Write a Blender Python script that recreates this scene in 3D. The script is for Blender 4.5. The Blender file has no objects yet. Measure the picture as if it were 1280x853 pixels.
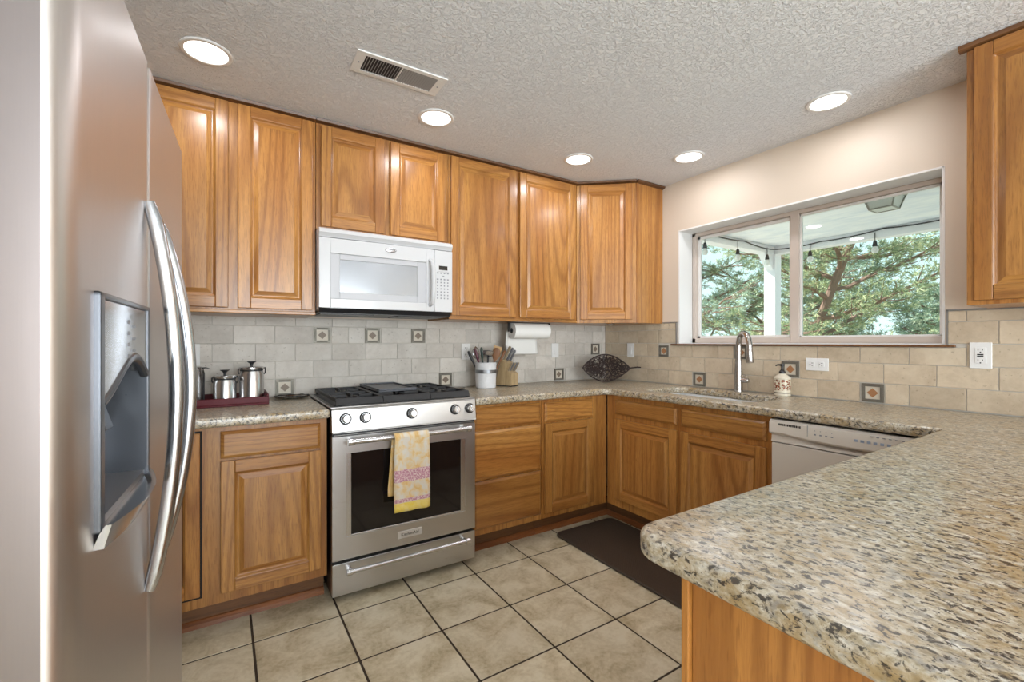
import bpy, bmesh, math, random
from mathutils import Vector, Matrix, Euler, noise as mnoise
random.seed(7)
PI = math.pi
S = bpy.context.scene
COL = S.collection

# ------------------------------------------------------------------ camera
CAM_Z = 1.226
cd = bpy.data.cameras.new('camera')
cam = bpy.data.objects.new('camera', cd); COL.objects.link(cam)
cd.sensor_width = 36.0; cd.lens = 36.0*565/1280
cd.shift_y = 1.5/1280; cd.clip_start = 0.02; cd.clip_end = 200
cam.location = (0, 0, CAM_Z)
cam.rotation_euler = (PI/2, 0, -0.5675)
S.camera = cam
# ------------------------------------------------------------------ view, world, sun, fill lights
S.view_settings.view_transform = 'Standard'; S.view_settings.look = 'None'
S.view_settings.gamma = 1.0; S.view_settings.use_curve_mapping = False
S.view_settings.exposure = 0.28
wd = bpy.data.worlds.new('sky'); S.world = wd; wd.use_nodes = True
wn = wd.node_tree.nodes; wl = wd.node_tree.links; wn.clear()
wo = wn.new('ShaderNodeOutputWorld'); wb = wn.new('ShaderNodeBackground')
tc = wn.new('ShaderNodeTexCoord'); sx = wn.new('ShaderNodeSeparateXYZ'); wr = wn.new('ShaderNodeValToRGB')
wr.color_ramp.elements[0].position = 0.0; wr.color_ramp.elements[0].color = (.62, .82, .80, 1)
wr.color_ramp.elements[1].position = 0.6; wr.color_ramp.elements[1].color = (.24, .50, .58, 1)
wl.new(tc.outputs['Generated'], sx.inputs[0]); wl.new(sx.outputs['Z'], wr.inputs[0])
wl.new(wr.outputs[0], wb.inputs[0]); wb.inputs[1].default_value = 1.45
wl.new(wb.outputs[0], wo.inputs[0])

def add_light(name, kind, loc, direction, energy, color=(1, 1, 1), **kw):
    l = bpy.data.lights.new(name, kind); l.energy = energy; l.color = color
    for k, v in kw.items(): setattr(l, k, v)
    o = bpy.data.objects.new(name, l); COL.objects.link(o); o.location = loc
    o.rotation_euler = Vector(direction).to_track_quat('-Z', 'Y').to_euler()
    return o
add_light('sun', 'SUN', (3, 6, 8), (.38, -.45, -.80), 8.5, (1, .96, .90), angle=.01)
# fill lights added behind the camera to brighten the room and ceiling
add_light('rear_fill_light', 'AREA', (1.0, -3.93, 1.35), (0, 1, .50), 200, (.90, .95, 1), shape='RECTANGLE', size=3.0, size_y=2.0)
add_light('side_fill_light', 'AREA', (-2.92, -2.2, 1.35), (1, .25, .50), 80, (.90, .95, 1), shape='RECTANGLE', size=1.8, size_y=1.9)
DOWNLIGHT_W = 2.3; LENS_EMIT = 4.0

# ------------------------------------------------------------------ geometry helpers
WM = {}
def wm(o): return WM.get(o.name, Matrix.Identity(4))
def register(o, parent=None):
    COL.objects.link(o)
    if parent: o.parent = parent
def finish(o, parent):
    WM[o.name] = wm(parent) if parent else o.matrix_basis.copy()
def thing(name, label, cat, loc=(0, 0, 0), rz=0, group=None):
    o = bpy.data.objects.new(name, None); o.empty_display_size = .05
    COL.objects.link(o); o.location = loc; o.rotation_euler = (0, 0, rz)
    o['label'] = label; o['category'] = cat
    if group: o['group'] = group
    WM[o.name] = Matrix.Translation(loc) @ Matrix.Rotation(rz, 4, 'Z')
    return o
def obj(name, bm, mats, parent=None, smooth=False, bevel=0, world=False, label=None, subsurf=0, origin=None, bevseg=2):
    if not isinstance(mats, (list, tuple)): mats = [mats]
    me = bpy.data.meshes.new(name)
    if world and parent is not None: bmesh.ops.transform(bm, matrix=wm(parent).inverted(), verts=bm.verts)
    if origin is not None: bmesh.ops.translate(bm, vec=-Vector(origin), verts=bm.verts)
    bm.normal_update(); bm.to_mesh(me); bm.free()
    for m in mats: me.materials.append(m)
    o = bpy.data.objects.new(name, me); COL.objects.link(o)
    if origin is not None: o.location = origin
    if parent is not None: o.parent = parent; WM[o.name] = wm(parent)
    else: WM[o.name] = Matrix.Translation(origin or (0, 0, 0))
    if smooth:
        for p in me.polygons: p.use_smooth = True
        try:
            md = None
            me.set_sharp_from_angle(angle=math.radians(32))
        except Exception: pass
    if bevel:
        b = o.modifiers.new('bevel', 'BEVEL'); b.width = bevel; b.segments = bevseg; b.limit_method = 'ANGLE'; b.angle_limit = math.radians(40)
        b.harden_normals = False
    if subsurf:
        s = o.modifiers.new('sub', 'SUBSURF'); s.levels = subsurf; s.render_levels = subsurf
    if label: o['label'] = label
    return o
def tag(o, label, cat, group=None, kind=None):
    o['label'] = label; o['category'] = cat
    if group: o['group'] = group
    if kind: o['kind'] = kind
    return o
def struct(o, label=None):
    o['kind'] = 'structure'
    if label: o['label'] = label
    return o
B = bmesh.new
def box(bm, x0, x1, y0, y1, z0, z1, mi=0, M=None):
    vs = [bm.verts.new((x, y, z)) for z in (z0, z1) for y in (y0, y1) for x in (x0, x1)]
    if M is not None:
        for v in vs: v.co = M @ v.co
    fs = []
    for idx in ((0, 2, 3, 1), (4, 5, 7, 6), (0, 1, 5, 4), (2, 6, 7, 3), (0, 4, 6, 2), (1, 3, 7, 5)):
        f = bm.faces.new([vs[i] for i in idx]); f.material_index = mi; fs.append(f)
    return vs
def basis(d):
    d = Vector(d).normalized(); a = Vector((0, 0, 1)) if abs(d.z) < .9 else Vector((1, 0, 0))
    u = d.cross(a).normalized(); return u, d.cross(u).normalized()
def cyl(bm, p0, p1, r0, r1=None, seg=24, mi=0, caps=True):
    p0 = Vector(p0); p1 = Vector(p1); r1 = r0 if r1 is None else r1
    u, v = basis(p1-p0)
    A = []; Bv = []
    for i in range(seg):
        a = 2*PI*i/seg; c = u*math.cos(a)+v*math.sin(a)
        A.append(bm.verts.new(p0+c*r0)); Bv.append(bm.verts.new(p1+c*r1))
    for i in range(seg):
        j = (i+1) % seg
        f = bm.faces.new((A[i], A[j], Bv[j], Bv[i])); f.material_index = mi
    if caps:
        f = bm.faces.new(A[::-1]); f.material_index = mi
        f = bm.faces.new(Bv); f.material_index = mi
def tube(bm, pts, r, seg=10, mi=0, flat=1.0, closed=False, ref=None):
    pts = [Vector(p) for p in pts]; n = len(pts)
    rs = r if isinstance(r, (list, tuple)) else [r]*n
    rings = []; up = None
    for i, p in enumerate(pts):
        if closed: t = pts[(i+1) % n]-pts[i-1]
        else: t = pts[min(i+1, n-1)]-pts[max(i-1, 0)]
        if t.length < 1e-9: t = Vector((0, 0, 1))
        t.normalize()
        if up is None:
            up = Vector(ref) if ref is not None else basis(t)[0]
        up = up-t*up.dot(t)
        if up.length < 1e-6: up = basis(t)[0]
        up.normalize(); w = t.cross(up)
        rings.append([bm.verts.new(p+(up*math.cos(2*PI*k/seg)+w*math.sin(2*PI*k/seg)*flat)*rs[i]) for k in range(seg)])
    m = n if closed else n-1
    for i in range(m):
        a = rings[i]; b = rings[(i+1) % n]
        for k in range(seg):
            f = bm.faces.new((a[k], a[(k+1) % seg], b[(k+1) % seg], b[k])); f.material_index = mi
    if not closed:
        f = bm.faces.new(rings[0][::-1]); f.material_index = mi
        f = bm.faces.new(rings[-1]); f.material_index = mi
def lathe(bm, prof, c=(0, 0, 0), seg=32, mi=0, mis=None, sx=1, sy=1, close=True):
    c = Vector(c); rings = []
    for r, z in prof:
        rings.append([bm.verts.new(c+Vector((r*math.cos(2*PI*k/seg)*sx, r*math.sin(2*PI*k/seg)*sy, z))) for k in range(seg)] if r > 1e-6 else [bm.verts.new(c+Vector((0, 0, z)))])
    for i in range(len(rings)-1):
        a, b = rings[i], rings[i+1]; m = mis[i] if mis else mi
        for k in range(seg):
            j = (k+1) % seg
            if len(a) == 1 and len(b) == 1: continue
            if len(a) == 1: f = bm.faces.new((a[0], b[j], b[k]))
            elif len(b) == 1: f = bm.faces.new((a[k], a[j], b[0]))
            else: f = bm.faces.new((a[k], a[j], b[j], b[k]))
            f.material_index = m
    if close:
        if len(rings[0]) > 1:
            f = bm.faces.new(rings[0][::-1]); f.material_index = mis[0] if mis else mi
        if len(rings[-1]) > 1:
            f = bm.faces.new(rings[-1]); f.material_index = mis[-1] if mis else mi
def prism(bm, poly, z0, z1, mi=0, M=None):
    """poly in xy, extruded in z (then M)"""
    M = M or Matrix.Identity(4)
    a = [bm.verts.new(M @ Vector((x, y, z0))) for x, y in poly]; b = [bm.verts.new(M @ Vector((x, y, z1))) for x, y in poly]
    n = len(poly)
    f = bm.faces.new(a[::-1]); f.material_index = mi
    f = bm.faces.new(b); f.material_index = mi
    for i in range(n):
        f = bm.faces.new((a[i], a[(i+1) % n], b[(i+1) % n], b[i])); f.material_index = mi
def rrect(x0, x1, y0, y1, r, n=6):
    out = []
    for cx, cy, a0 in ((x1-r, y1-r, 0), (x0+r, y1-r, 90), (x0+r, y0+r, 180), (x1-r, y0+r, 270)):
        for k in range(n+1):
            a = math.radians(a0+90*k/n); out.append((cx+r*math.cos(a), cy+r*math.sin(a)))
    return out
def round_poly(pts, radii, n=7):
    out = []; m = len(pts)
    for i in range(m):
        p = Vector(pts[i]); r = radii[i]
        if r <= 0: out.append(tuple(p)); continue
        a = (Vector(pts[i-1])-p).normalized(); b = (Vector(pts[(i+1) % m])-p).normalized()
        ang = a.angle(b); d = r/math.tan(ang/2); c = p+(a+b).normalized()*(r/math.sin(ang/2))
        s = p+a*d-c; e = p+b*d-c
        a0 = math.atan2(s.y, s.x); a1 = math.atan2(e.y, e.x); da = (a1-a0+PI) % (2*PI)-PI
        for k in range(n+1):
            t = a0+da*k/n; out.append((c.x+r*math.cos(t), c.y+r*math.sin(t)))
    return out
def slab(name, outer, holes, z0, z1, mat, bevel, parent=None, origin=None, bres=4):
    cu = bpy.data.curves.new(name+'_c', 'CURVE'); cu.dimensions = '2D'; cu.fill_mode = 'BOTH'
    for poly in [outer]+holes:
        sp = cu.splines.new('POLY'); sp.points.add(len(poly)-1); sp.use_cyclic_u = True
        for p, q in zip(sp.points, poly): p.co = (q[0], q[1], 0, 1)
    cu.extrude = (z1-z0)/2-bevel; cu.bevel_depth = bevel; cu.bevel_resolution = bres; cu.offset = -bevel
    t = bpy.data.objects.new('tmp', cu); COL.objects.link(t)
    dg = bpy.context.evaluated_depsgraph_get(); dg.update()
    me = bpy.data.meshes.new_from_object(t.evaluated_get(dg)); bpy.data.objects.remove(t); bpy.data.curves.remove(cu)
    bm = B(); bm.from_mesh(me); bpy.data.meshes.remove(me)
    bmesh.ops.translate(bm, vec=(0, 0, (z0+z1)/2), verts=bm.verts)
    bmesh.ops.remove_doubles(bm, verts=bm.verts, dist=1e-5)
    bmesh.ops.recalc_face_normals(bm, faces=bm.faces)
    for f in bm.faces: f.material_index = 0
    return obj(name, bm, mat, parent, smooth=True, origin=origin)
def text_mesh(name, body, size, mat, parent, M, extrude=.0006):
    cu = bpy.data.curves.new(name+'_t', 'FONT'); cu.body = body; cu.size = size; cu.extrude = extrude
    cu.align_x = 'CENTER'; cu.align_y = 'CENTER'
    t = bpy.data.objects.new('tmp', cu); COL.objects.link(t)
    dg = bpy.context.evaluated_depsgraph_get(); dg.update()
    me = bpy.data.meshes.new_from_object(t.evaluated_get(dg)); bpy.data.objects.remove(t); bpy.data.curves.remove(cu)
    bm = B(); bm.from_mesh(me); bpy.data.meshes.remove(me)
    bmesh.ops.transform(bm, matrix=M, verts=bm.verts)
    for f in bm.faces: f.material_index = 0
    return obj(name, bm, mat, parent)

# ------------------------------------------------------------------ materials
def nmat(name):
    m = bpy.data.materials.new(name); m.use_nodes = True
    nt = m.node_tree; b = nt.nodes['Principled BSDF']; return m, nt, b
def simple(name, col, rough=.5, metal=0, coat=0, emit=0, spec=.5):
    m, nt, b = nmat(name)
    b.inputs['Base Color'].default_value = (*col, 1); b.inputs['Roughness'].default_value = rough
    b.inputs['Metallic'].default_value = metal; b.inputs['Coat Weight'].default_value = coat
    b.inputs['Specular IOR Level'].default_value = spec
    if emit:
        b.inputs['Emission Color'].default_value = (*col, 1); b.inputs['Emission Strength'].default_value = emit
    # faint surface mottling keeps every finish procedural
    n = nt.nodes.new('ShaderNodeTexNoise'); n.inputs['Scale'].default_value = 180
    t = nt.nodes.new('ShaderNodeTexCoord'); nt.links.new(t.outputs['Object'], n.inputs['Vector'])
    mp = nt.nodes.new('ShaderNodeMapRange'); mp.inputs['To Min'].default_value = max(0, rough-.012); mp.inputs['To Max'].default_value = min(1, rough+.012)
    nt.links.new(n.outputs['Fac'], mp.inputs['Value']); nt.links.new(mp.outputs['Result'], b.inputs['Roughness'])
    return m
class G:
    def __init__(s, name):
        s.m, s.nt, s.b = nmat(name); s.N = s.nt.nodes; s.L = s.nt.links
    def n(s, t, **kw):
        x = s.N.new(t)
        for k, v in kw.items():
            if k in x.inputs: x.inputs[k].default_value = v
            else: setattr(x, k, v)
        return x
    def l(s, a, b): s.L.new(a, b)
    def coord(s, out='Object', scale=(1, 1, 1), rnd=True, rot=(0, 0, 0)):
        t = s.n('ShaderNodeTexCoord'); v = t.outputs[out]
        if rnd:
            oi = s.n('ShaderNodeObjectInfo'); ml = s.n('ShaderNodeMath', operation='MULTIPLY'); ml.inputs[1].default_value = 37.0
            s.l(oi.outputs['Random'], ml.inputs[0])
            ad = s.n('ShaderNodeVectorMath', operation='ADD'); s.l(v, ad.inputs[0]); s.l(ml.outputs[0], ad.inputs[1]); v = ad.outputs[0]
        mp = s.n('ShaderNodeMapping'); mp.inputs['Scale'].default_value = scale; mp.inputs['Rotation'].default_value = rot
        s.l(v, mp.inputs[0]); return mp.outputs[0]
    def noise(s, v, scale, detail=3, rough=.5, dist=0):
        x = s.n('ShaderNodeTexNoise'); x.inputs['Scale'].default_value = scale; x.inputs['Detail'].default_value = detail
        x.inputs['Roughness'].default_value = rough; x.inputs['Distortion'].default_value = dist; s.l(v, x.inputs['Vector']); return x.outputs['Fac']
    def ramp(s, f, stops):
        r = s.n('ShaderNodeValToRGB'); e = r.color_ramp.elements
        while len(e) < len(stops): e.new(.5)
        for q, (p, c) in zip(e, stops):
            q.position = p; q.color = (*c, 1) if len(c) == 3 else c
        s.l(f, r.inputs[0]); return r.outputs[0]
    def math(s, op, a, b=None, clamp=False):
        x = s.n('ShaderNodeMath', operation=op); x.use_clamp = clamp
        for i, q in enumerate((a, b)):
            if q is None: continue
            if isinstance(q, (int, float)): x.inputs[i].default_value = q
            else: s.l(q, x.inputs[i])
        return x.outputs[0]
    def mix(s, f, a, b, mode='MIX'):
        x = s.n('ShaderNodeMix'); x.data_type = 'RGBA'; x.blend_type = mode
        for i, q in ((0, f), (6, a), (7, b)):
            if isinstance(q, (int, float)): x.inputs[i].default_value = q
            elif isinstance(q, tuple): x.inputs[i].default_value = (*q, 1)
            else: s.l(q, x.inputs[i])
        return x.outputs[2]
    def bump(s, h, strength=.3, dist=.002):
        x = s.n('ShaderNodeBump'); x.inputs['Strength'].default_value = strength; x.inputs['Distance'].default_value = dist
        s.l(h, x.inputs['Height']); s.l(x.outputs[0], s.b.inputs['Normal'])
def oak(name, grain='z', light=(.56, .278, .072), mid=(.40, .158, .033), dark=(.20, .066, .013), rough=.32):
    g = G(name)
    sc = {'z': (1, 1, .07), 'x': (.07, 1, 1), 'y': (1, .07, 1)}[grain]
    v = g.coord(scale=sc)
    base = g.noise(v, 7, 4, .55)
    rings = g.noise(v, 2.6, 1.5, .4, .3)
    r = g.math('SINE', g.math('MULTIPLY', rings, 135)); r = g.math('MULTIPLY_ADD', r, .5); 
    g.N[-1].inputs[2].default_value = .5
    rline = g.ramp(r, [(0, (1, 1, 1)), (.28, (.25, .25, .25)), (.6, (0, 0, 0))])
    fine = g.noise(v, 95, 5, .7)
    pore = g.ramp(g.noise(v, 240, 2, .6), [(.36, (1, 1, 1)), (.46, (0, 0, 0))])
    c = g.ramp(base, [(.3, mid), (.72, light)])
    fl = g.ramp(fine, [(.35, (1, 1, 1)), (.62, (0, 0, 0))])
    c = g.mix(g.math('MULTIPLY', fl, .38), c, dark)
    c = g.mix(g.math('MULTIPLY', rline, .50), c, dark)
    c = g.mix(g.math('MULTIPLY', pore, .35), c, tuple(x*.7 for x in dark))
    oi = g.n('ShaderNodeObjectInfo'); mr = g.n('ShaderNodeMapRange'); mr.inputs['To Min'].default_value = .86; mr.inputs['To Max'].default_value = 1.1
    g.l(oi.outputs['Random'], mr.inputs['Value'])
    hs = g.n('ShaderNodeHueSaturation'); g.l(mr.outputs[0], hs.inputs['Value']); g.l(c, hs.inputs['Color'])
    g.l(hs.outputs[0], g.b.inputs['Base Color'])
    g.b.inputs['Roughness'].default_value = rough; g.b.inputs['Coat Weight'].default_value = .25; g.b.inputs['Coat Roughness'].default_value = .18
    g.bump(fine, .12, .0006)
    return g.m
OAKZ = oak('oak_vertical_grain', 'z'); OAKX = oak('oak_horizontal_grain', 'x')
OAKD = oak('oak_dark_trim', 'x', (.20, .085, .025), (.14, .055, .015), (.07, .025, .008), .6)
OAKS = oak('oak_red_shoe_trim', 'x', (.30, .105, .03), (.22, .07, .02), (.10, .03, .01))
GAPSHADE = simple('gap_shade', (.012, .008, .006), .8)

def granite():
    g = G('granite')
    v = g.coord(scale=(1, 1, 1), rnd=False, rot=(0, 0, .5)); v2 = g.coord(scale=(1, .7, 1), rnd=False, rot=(0, 0, .5))
    big = g.noise(v2, 17, 4, .6, .5); med = g.noise(v2, 75, 5, .68, .3); sm = g.noise(v2, 190, 4, .7); blk = g.noise(v2, 95, 5, .66, .5); gr = g.noise(v2, 55, 4, .65, .3)
    c = g.ramp(med, [(.34, (.26, .20, .115)), (.46, (.44, .37, .255)), (.57, (.58, .53, .43)), (.69, (.73, .71, .65))])
    gold = g.ramp(g.math('ADD', g.math('MULTIPLY', big, .6), g.math('MULTIPLY', gr, .4)), [(.48, (0, 0, 0)), (.60, (1, 1, 1))])
    c = g.mix(g.math('MULTIPLY', gold, .7), c, (.37, .245, .095))
    grey = g.ramp(gr, [(.36, (1, 1, 1)), (.46, (0, 0, 0))])
    c = g.mix(g.math('MULTIPLY', grey, .6), c, (.27, .26, .25))
    bk = g.ramp(blk, [(.41, (1, 1, 1)), (.46, (0, 0, 0))])
    c = g.mix(g.math('MULTIPLY', bk, .93), c, (.025, .02, .018))
    sp = g.ramp(sm, [(.37, (1, 1, 1)), (.43, (0, 0, 0))])
    c = g.mix(g.math('MULTIPLY', sp, .7), c, (.08, .05, .03))
    g.l(c, g.b.inputs['Base Color']); g.b.inputs['Roughness'].default_value = .30
    g.b.inputs['IOR'].default_value = 1.8
    g.bump(med, .12, .0012); return g.m
GRANITE = granite()
def steel(name='brushed_steel', col=(.56, .555, .55), rough=.3, grain='x', aniso=.5):
    g = G(name)
    sc = {'x': (.02, 1, 1), 'z': (1, 1, .02), 'y': (1, .02, 1)}[grain]
    f = g.noise(g.coord(scale=sc), 500, 3, .6)
    g.b.inputs['Base Color'].default_value = (*col, 1); g.b.inputs['Metallic'].default_value = 1
    mr = g.n('ShaderNodeMapRange'); mr.inputs['To Min'].default_value = rough-.07; mr.inputs['To Max'].default_value = rough+.09
    g.l(f, mr.inputs['Value']); g.l(mr.outputs[0], g.b.inputs['Roughness'])
    g.bump(f, .05, .0004); return g.m
STEEL = steel(); STEELF = steel('fridge_steel', (.64, .605, .59), .38, 'z'); STEELS = steel('fridge_side_steel_shaded', (.22, .192, .186), .42, 'z')  # side steel is a darkened copy, shade put into its colour
CHROME = simple('polished_steel', (.62, .62, .63), .26, 1); SATIN = simple('satin_nickel', (.50, .48, .46), .26, 1)
DSPGREY = simple('dispenser_grey', (.12, .13, .148), .28, .7); DSPLIGHT = simple('dispenser_silver', (.50, .51, .53), .18, .85)
HANDLE = simple('fridge_handle_steel', (.52, .54, .57), .24, 1)
BLACKG = simple('black_glass', (.010, .008, .008), .07, 0, 0); BLACKM = simple('black_enamel', (.018, .018, .02), .35); IRON = simple('cast_iron', (.022, .022, .024), .5)
WHITEA = simple('white_appliance', (.63, .64, .66), .22, 0, .3); WHITEG = simple('grey_white_grille', (.52, .53, .56), .35)
WHITEP = simple('white_paint', (.80, .80, .79), .45); PLATE = simple('outlet_plate', (.78, .78, .77), .3)
MWGLASS = simple('microwave_window', (.34, .355, .38), .16, .25); BLACKP = simple('black_plastic', (.015, .015, .017), .35)
ALMOND = simple('almond_appliance', (.70, .65, .585), .3, 0, .2); ALMONDS = simple('almond_shade', (.62, .57, .51), .35)
GREYM = simple('grey_marks', (.25, .26, .29), .5); BLUEM = simple('blue_grey_marks', (.33, .40, .52), .5)
VINYL = simple('window_vinyl', (.58, .50, .44), .4); VINYLL = simple('window_vinyl_bright', (.80, .79, .77), .4)
MAHOG = simple('dark_red_lacquer', (.095, .004, .010), .42, 0, 0, spec=.25)
PAPER = simple('paper_towel', (.82, .82, .80), .9); RUBBER = simple('rubber', (.02, .02, .02), .7)
PORC = simple('white_porcelain', (.85, .86, .86), .15, 0, .5); METALTRIM = simple('grey_metal_edge', (.30, .29, .28), .4, .6)

def wall_mat(name, col, bs=.25, dist=.0015, sc=90):
    g = G(name); v = g.coord(rnd=False)
    n = g.noise(v, sc, 3, .55); n2 = g.noise(v, 1.3, 2)
    c = g.mix(n2, tuple(x*.97 for x in col), tuple(min(1, x*1.03) for x in col))
    g.l(c, g.b.inputs['Base Color']); g.b.inputs['Roughness'].default_value = .55
    g.bump(n, bs, dist); return g.m
WALL = wall_mat('beige_wall_paint', (.67, .575, .475))
def ceil_mat():
    g = G('textured_ceiling'); v = g.coord(rnd=False)
    n = g.noise(v, 58, 4, .6, .8); m = g.ramp(n, [(.47, (0, 0, 0)), (.53, (.75, .75, .75)), (.62, (1, 1, 1))])
    f = g.noise(v, 130, 3, .6)
    h = g.math('ADD', m, g.math('MULTIPLY', f, .35))
    g.b.inputs['Base Color'].default_value = (.83, .86, .90, 1); g.b.inputs['Roughness'].default_value = .8
    g.bump(h, .85, .0052); return g.m
CEIL = ceil_mat()
def tile_mat(name, stops, cloud=5, pit=True, rough=.55, varlo=.9, varhi=1.06, bs=.35):
    g = G(name); v = g.coord(rnd=False)
    geo = g.n('ShaderNodeNewGeometry')
    ad = g.n('ShaderNodeVectorMath', operation='ADD'); ml = g.math('MULTIPLY', geo.outputs['Random Per Island'], 50)
    g.l(v, ad.inputs[0]); g.l(ml, ad.inputs[1]); v = ad.outputs[0]
    a = g.noise(v, cloud, 6, .62, .6); b = g.noise(v, cloud*9, 4, .6)
    c = g.ramp(g.math('ADD', g.math('MULTIPLY', a, .75), g.math('MULTIPLY', b, .25)), stops)
    if pit:
        p = g.ramp(g.noise(v, 70, 3, .5), [(.28, (1, 1, 1)), (.34, (0, 0, 0))]); c = g.mix(g.math('MULTIPLY', p, .45), c, (.2, .16, .11))
    hs = g.n('ShaderNodeHueSaturation'); mr = g.n('ShaderNodeMapRange'); mr.inputs['To Min'].default_value = varlo; mr.inputs['To Max'].default_value = varhi
    g.l(geo.outputs['Random Per Island'], mr.inputs['Value']); g.l(mr.outputs[0], hs.inputs['Value']); g.l(c, hs.inputs['Color'])
    g.l(hs.outputs[0], g.b.inputs['Base Color']); g.b.inputs['Roughness'].default_value = rough
    g.bump(b, bs, .0015); return g.m
TRAV = tile_mat('travertine_tile', [(.3, (.47, .43, .38)), (.5, (.60, .56, .505)), (.7, (.70, .665, .61))])
TRAVW = tile_mat('travertine_tile_warm_lit', [(.3, (.43, .34, .24)), (.5, (.57, .47, .345)), (.7, (.66, .57, .44))])  # same stone as the back wall, warm light put into its colour
GROUT = simple('light_grout', (.56, .53, .48), .9); GROUTD = simple('dark_floor_grout', (.045, .030, .018), .9)
FLOORT = tile_mat('floor_tile', [(.34, (.36, .29, .17)), (.46, (.55, .47, .32)), (.58, (.68, .61, .455)), (.72, (.72, .66, .52))], 7, False, .42, .93, 1.05, .15)
PEWTER = simple('pewter_border', (.20, .185, .155), .45, .5); CREAMT = simple('cream_stone', (.62, .56, .46), .5); RUST = simple('rust_stone', (.36, .17, .075), .5); TAUPE = simple('taupe_stone', (.22, .165, .12), .5)
def mat_mat():
    g = G('floor_mat_weave'); v = g.coord(rnd=False, scale=(1, 1, 1), rot=(0, 0, .785))
    ch = g.n('ShaderNodeTexChecker'); ch.inputs['Scale'].default_value = 55; g.l(v, ch.inputs['Vector'])
    w = g.n('ShaderNodeTexWave'); w.inputs['Scale'].default_value = 45; g.l(v, w.inputs['Vector'])
    g.b.inputs['Base Color'].default_value = (.050, .036, .026, 1); g.b.inputs['Roughness'].default_value = .5
    g.bump(g.math('ADD', ch.outputs['Fac'], w.outputs['Fac']), .5, .002); return g.m
MATM = mat_mat()
def towel_mat():
    g = G('dish_towel_cloth'); t = g.n('ShaderNodeTexCoord'); s = g.n('ShaderNodeSeparateXYZ'); g.l(t.outputs['UV'], s.inputs[0])
    v = g.coord('UV', rnd=False, scale=(1, 1.6, 1)); n = g.noise(v, 5, 3, .6, .5)
    c = g.ramp(n, [(.40, (.72, .67, .60)), (.54, (.76, .60, .36)), (.66, (.72, .47, .18))])
    y = s.outputs['Y']
    def band(a, b): return g.math('MULTIPLY', g.math('GREATER_THAN', y, a), g.math('LESS_THAN', y, b))
    pat = g.ramp(g.noise(g.coord('UV', rnd=False, scale=(1, 1.8, 1)), 26, 2, .5), [(.40, (.50, .22, .30)), (.52, (.60, .34, .40)), (.60, (.76, .62, .60))])
    c = g.mix(band(.40, .56), c, pat); c = g.mix(band(.125, .175), c, pat)
    c = g.mix(band(.0, .12), c, g.ramp(n, [(.4, (.82, .62, .10)), (.65, (.84, .70, .30))]))
    edge = g.mix(1.0, (.0, .0, .0), (.78, .42, .08)); c = g.mix(g.math('MULTIPLY', g.math('GREATER_THAN', y, 1.25), .7), c, (.80, .50, .14))
    g.l(c, g.b.inputs['Base Color']); g.b.inputs['Roughness'].default_value = .9
    g.bump(g.noise(g.coord('UV', rnd=False), 220, 2), .3, .001); return g.m
TOWEL = towel_mat()
def glass_mat():
    m, nt, b = nmat('window_glass'); nt.nodes.remove(b); o = nt.nodes['Material Output']
    tr = nt.nodes.new('ShaderNodeBsdfTransparent'); tr.inputs[0].default_value = (.97, .985, .98, 1)
    gl = nt.nodes.new('ShaderNodeBsdfGlossy'); gl.inputs['Roughness'].default_value = .01
    fr = nt.nodes.new('ShaderNodeFresnel'); fr.inputs[0].default_value = 1.35
    mx = nt.nodes.new('ShaderNodeMixShader'); nt.links.new(fr.outputs[0], mx.inputs[0]); nt.links.new(tr.outputs[0], mx.inputs[1]); nt.links.new(gl.outputs[0], mx.inputs[2]); nt.links.new(mx.outputs[0], o.inputs[0])
    return m
GLASS = glass_mat()
LENS = simple('downlight_lens', (1, .98, .95), .5, emit=LENS_EMIT)

# ------------------------------------------------------------------ room shell
XL, XR, YB, YR, HC = -.95, 2.80, 2.88, -4.0, 2.398
RX = -3.0   # the dining end behind the camera is wider
C = .914
# floor: grout bed and tiles in one mesh
T, TX, TY = .3408, .1009, 2.1221
bm = B(); box(bm, RX, XR+.02, YR, YB, -.06, -.002, 1)
gg = .0045
i0 = int((RX-TX)/T)-1; i1 = int((XR-TX)/T)+1; j0 = int((YR-TY)/T)-1; j1 = int((YB-TY)/T)+1
for i in range(i0, i1+1):
    for j in range(j0, j1+1):
        x0 = max(TX+i*T+gg, RX); x1 = min(TX+(i+1)*T-gg, XR); y0 = max(TY+j*T+gg, YR); y1 = min(TY+(j+1)*T-gg, YB)
        if x1-x0 < .02 or y1-y0 < .02: continue
        box(bm, x0, x1, y0, y1, -.006, 0, 0)
struct(obj('floor', bm, [FLOORT, GROUTD], bevel=.0015), 'beige ceramic tile floor with dark grout lines')
bm = B(); box(bm, RX, XR+.2, YR-.1, YB+.1, HC, HC+.1)
struct(obj('ceiling', bm, CEIL), 'white knockdown textured ceiling')
bm = B(); box(bm, XL-.1, XR+.2, YB, YB+.1, 0, HC)
struct(obj('wall_back', bm, WALL), 'beige wall behind the cooking range')
bm = B(); box(bm, XL-.1, XL, .2, YB, 0, HC); box(bm, RX, XL, .2, .3, 0, HC)
struct(obj('wall_left', bm, WALL), 'beige wall behind the refrigerator')
bm = B(); box(bm, RX-.1, RX, YR, -3.2, 0, HC); box(bm, RX-.1, RX, -1.2, .3, 0, HC); box(bm, RX-.1, RX, -3.2, -1.2, 0, .45); box(bm, RX-.1, RX, -3.2, -1.2, 2.3, HC)
struct(obj('wall_side', bm, WALL), 'beige side wall of the dining end')
bm = B(); box(bm, RX, -.6, YR-.1, YR, 0, HC); box(bm, 2.6, XR+.2, YR-.1, YR, 0, HC); box(bm, -.6, 2.6, YR-.1, YR, 0, .35); box(bm, -.6, 2.6, YR-.1, YR, 2.3, HC)
struct(obj('wall_rear', bm, WALL), 'beige rear wall with a wide opening added for fill light')
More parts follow.
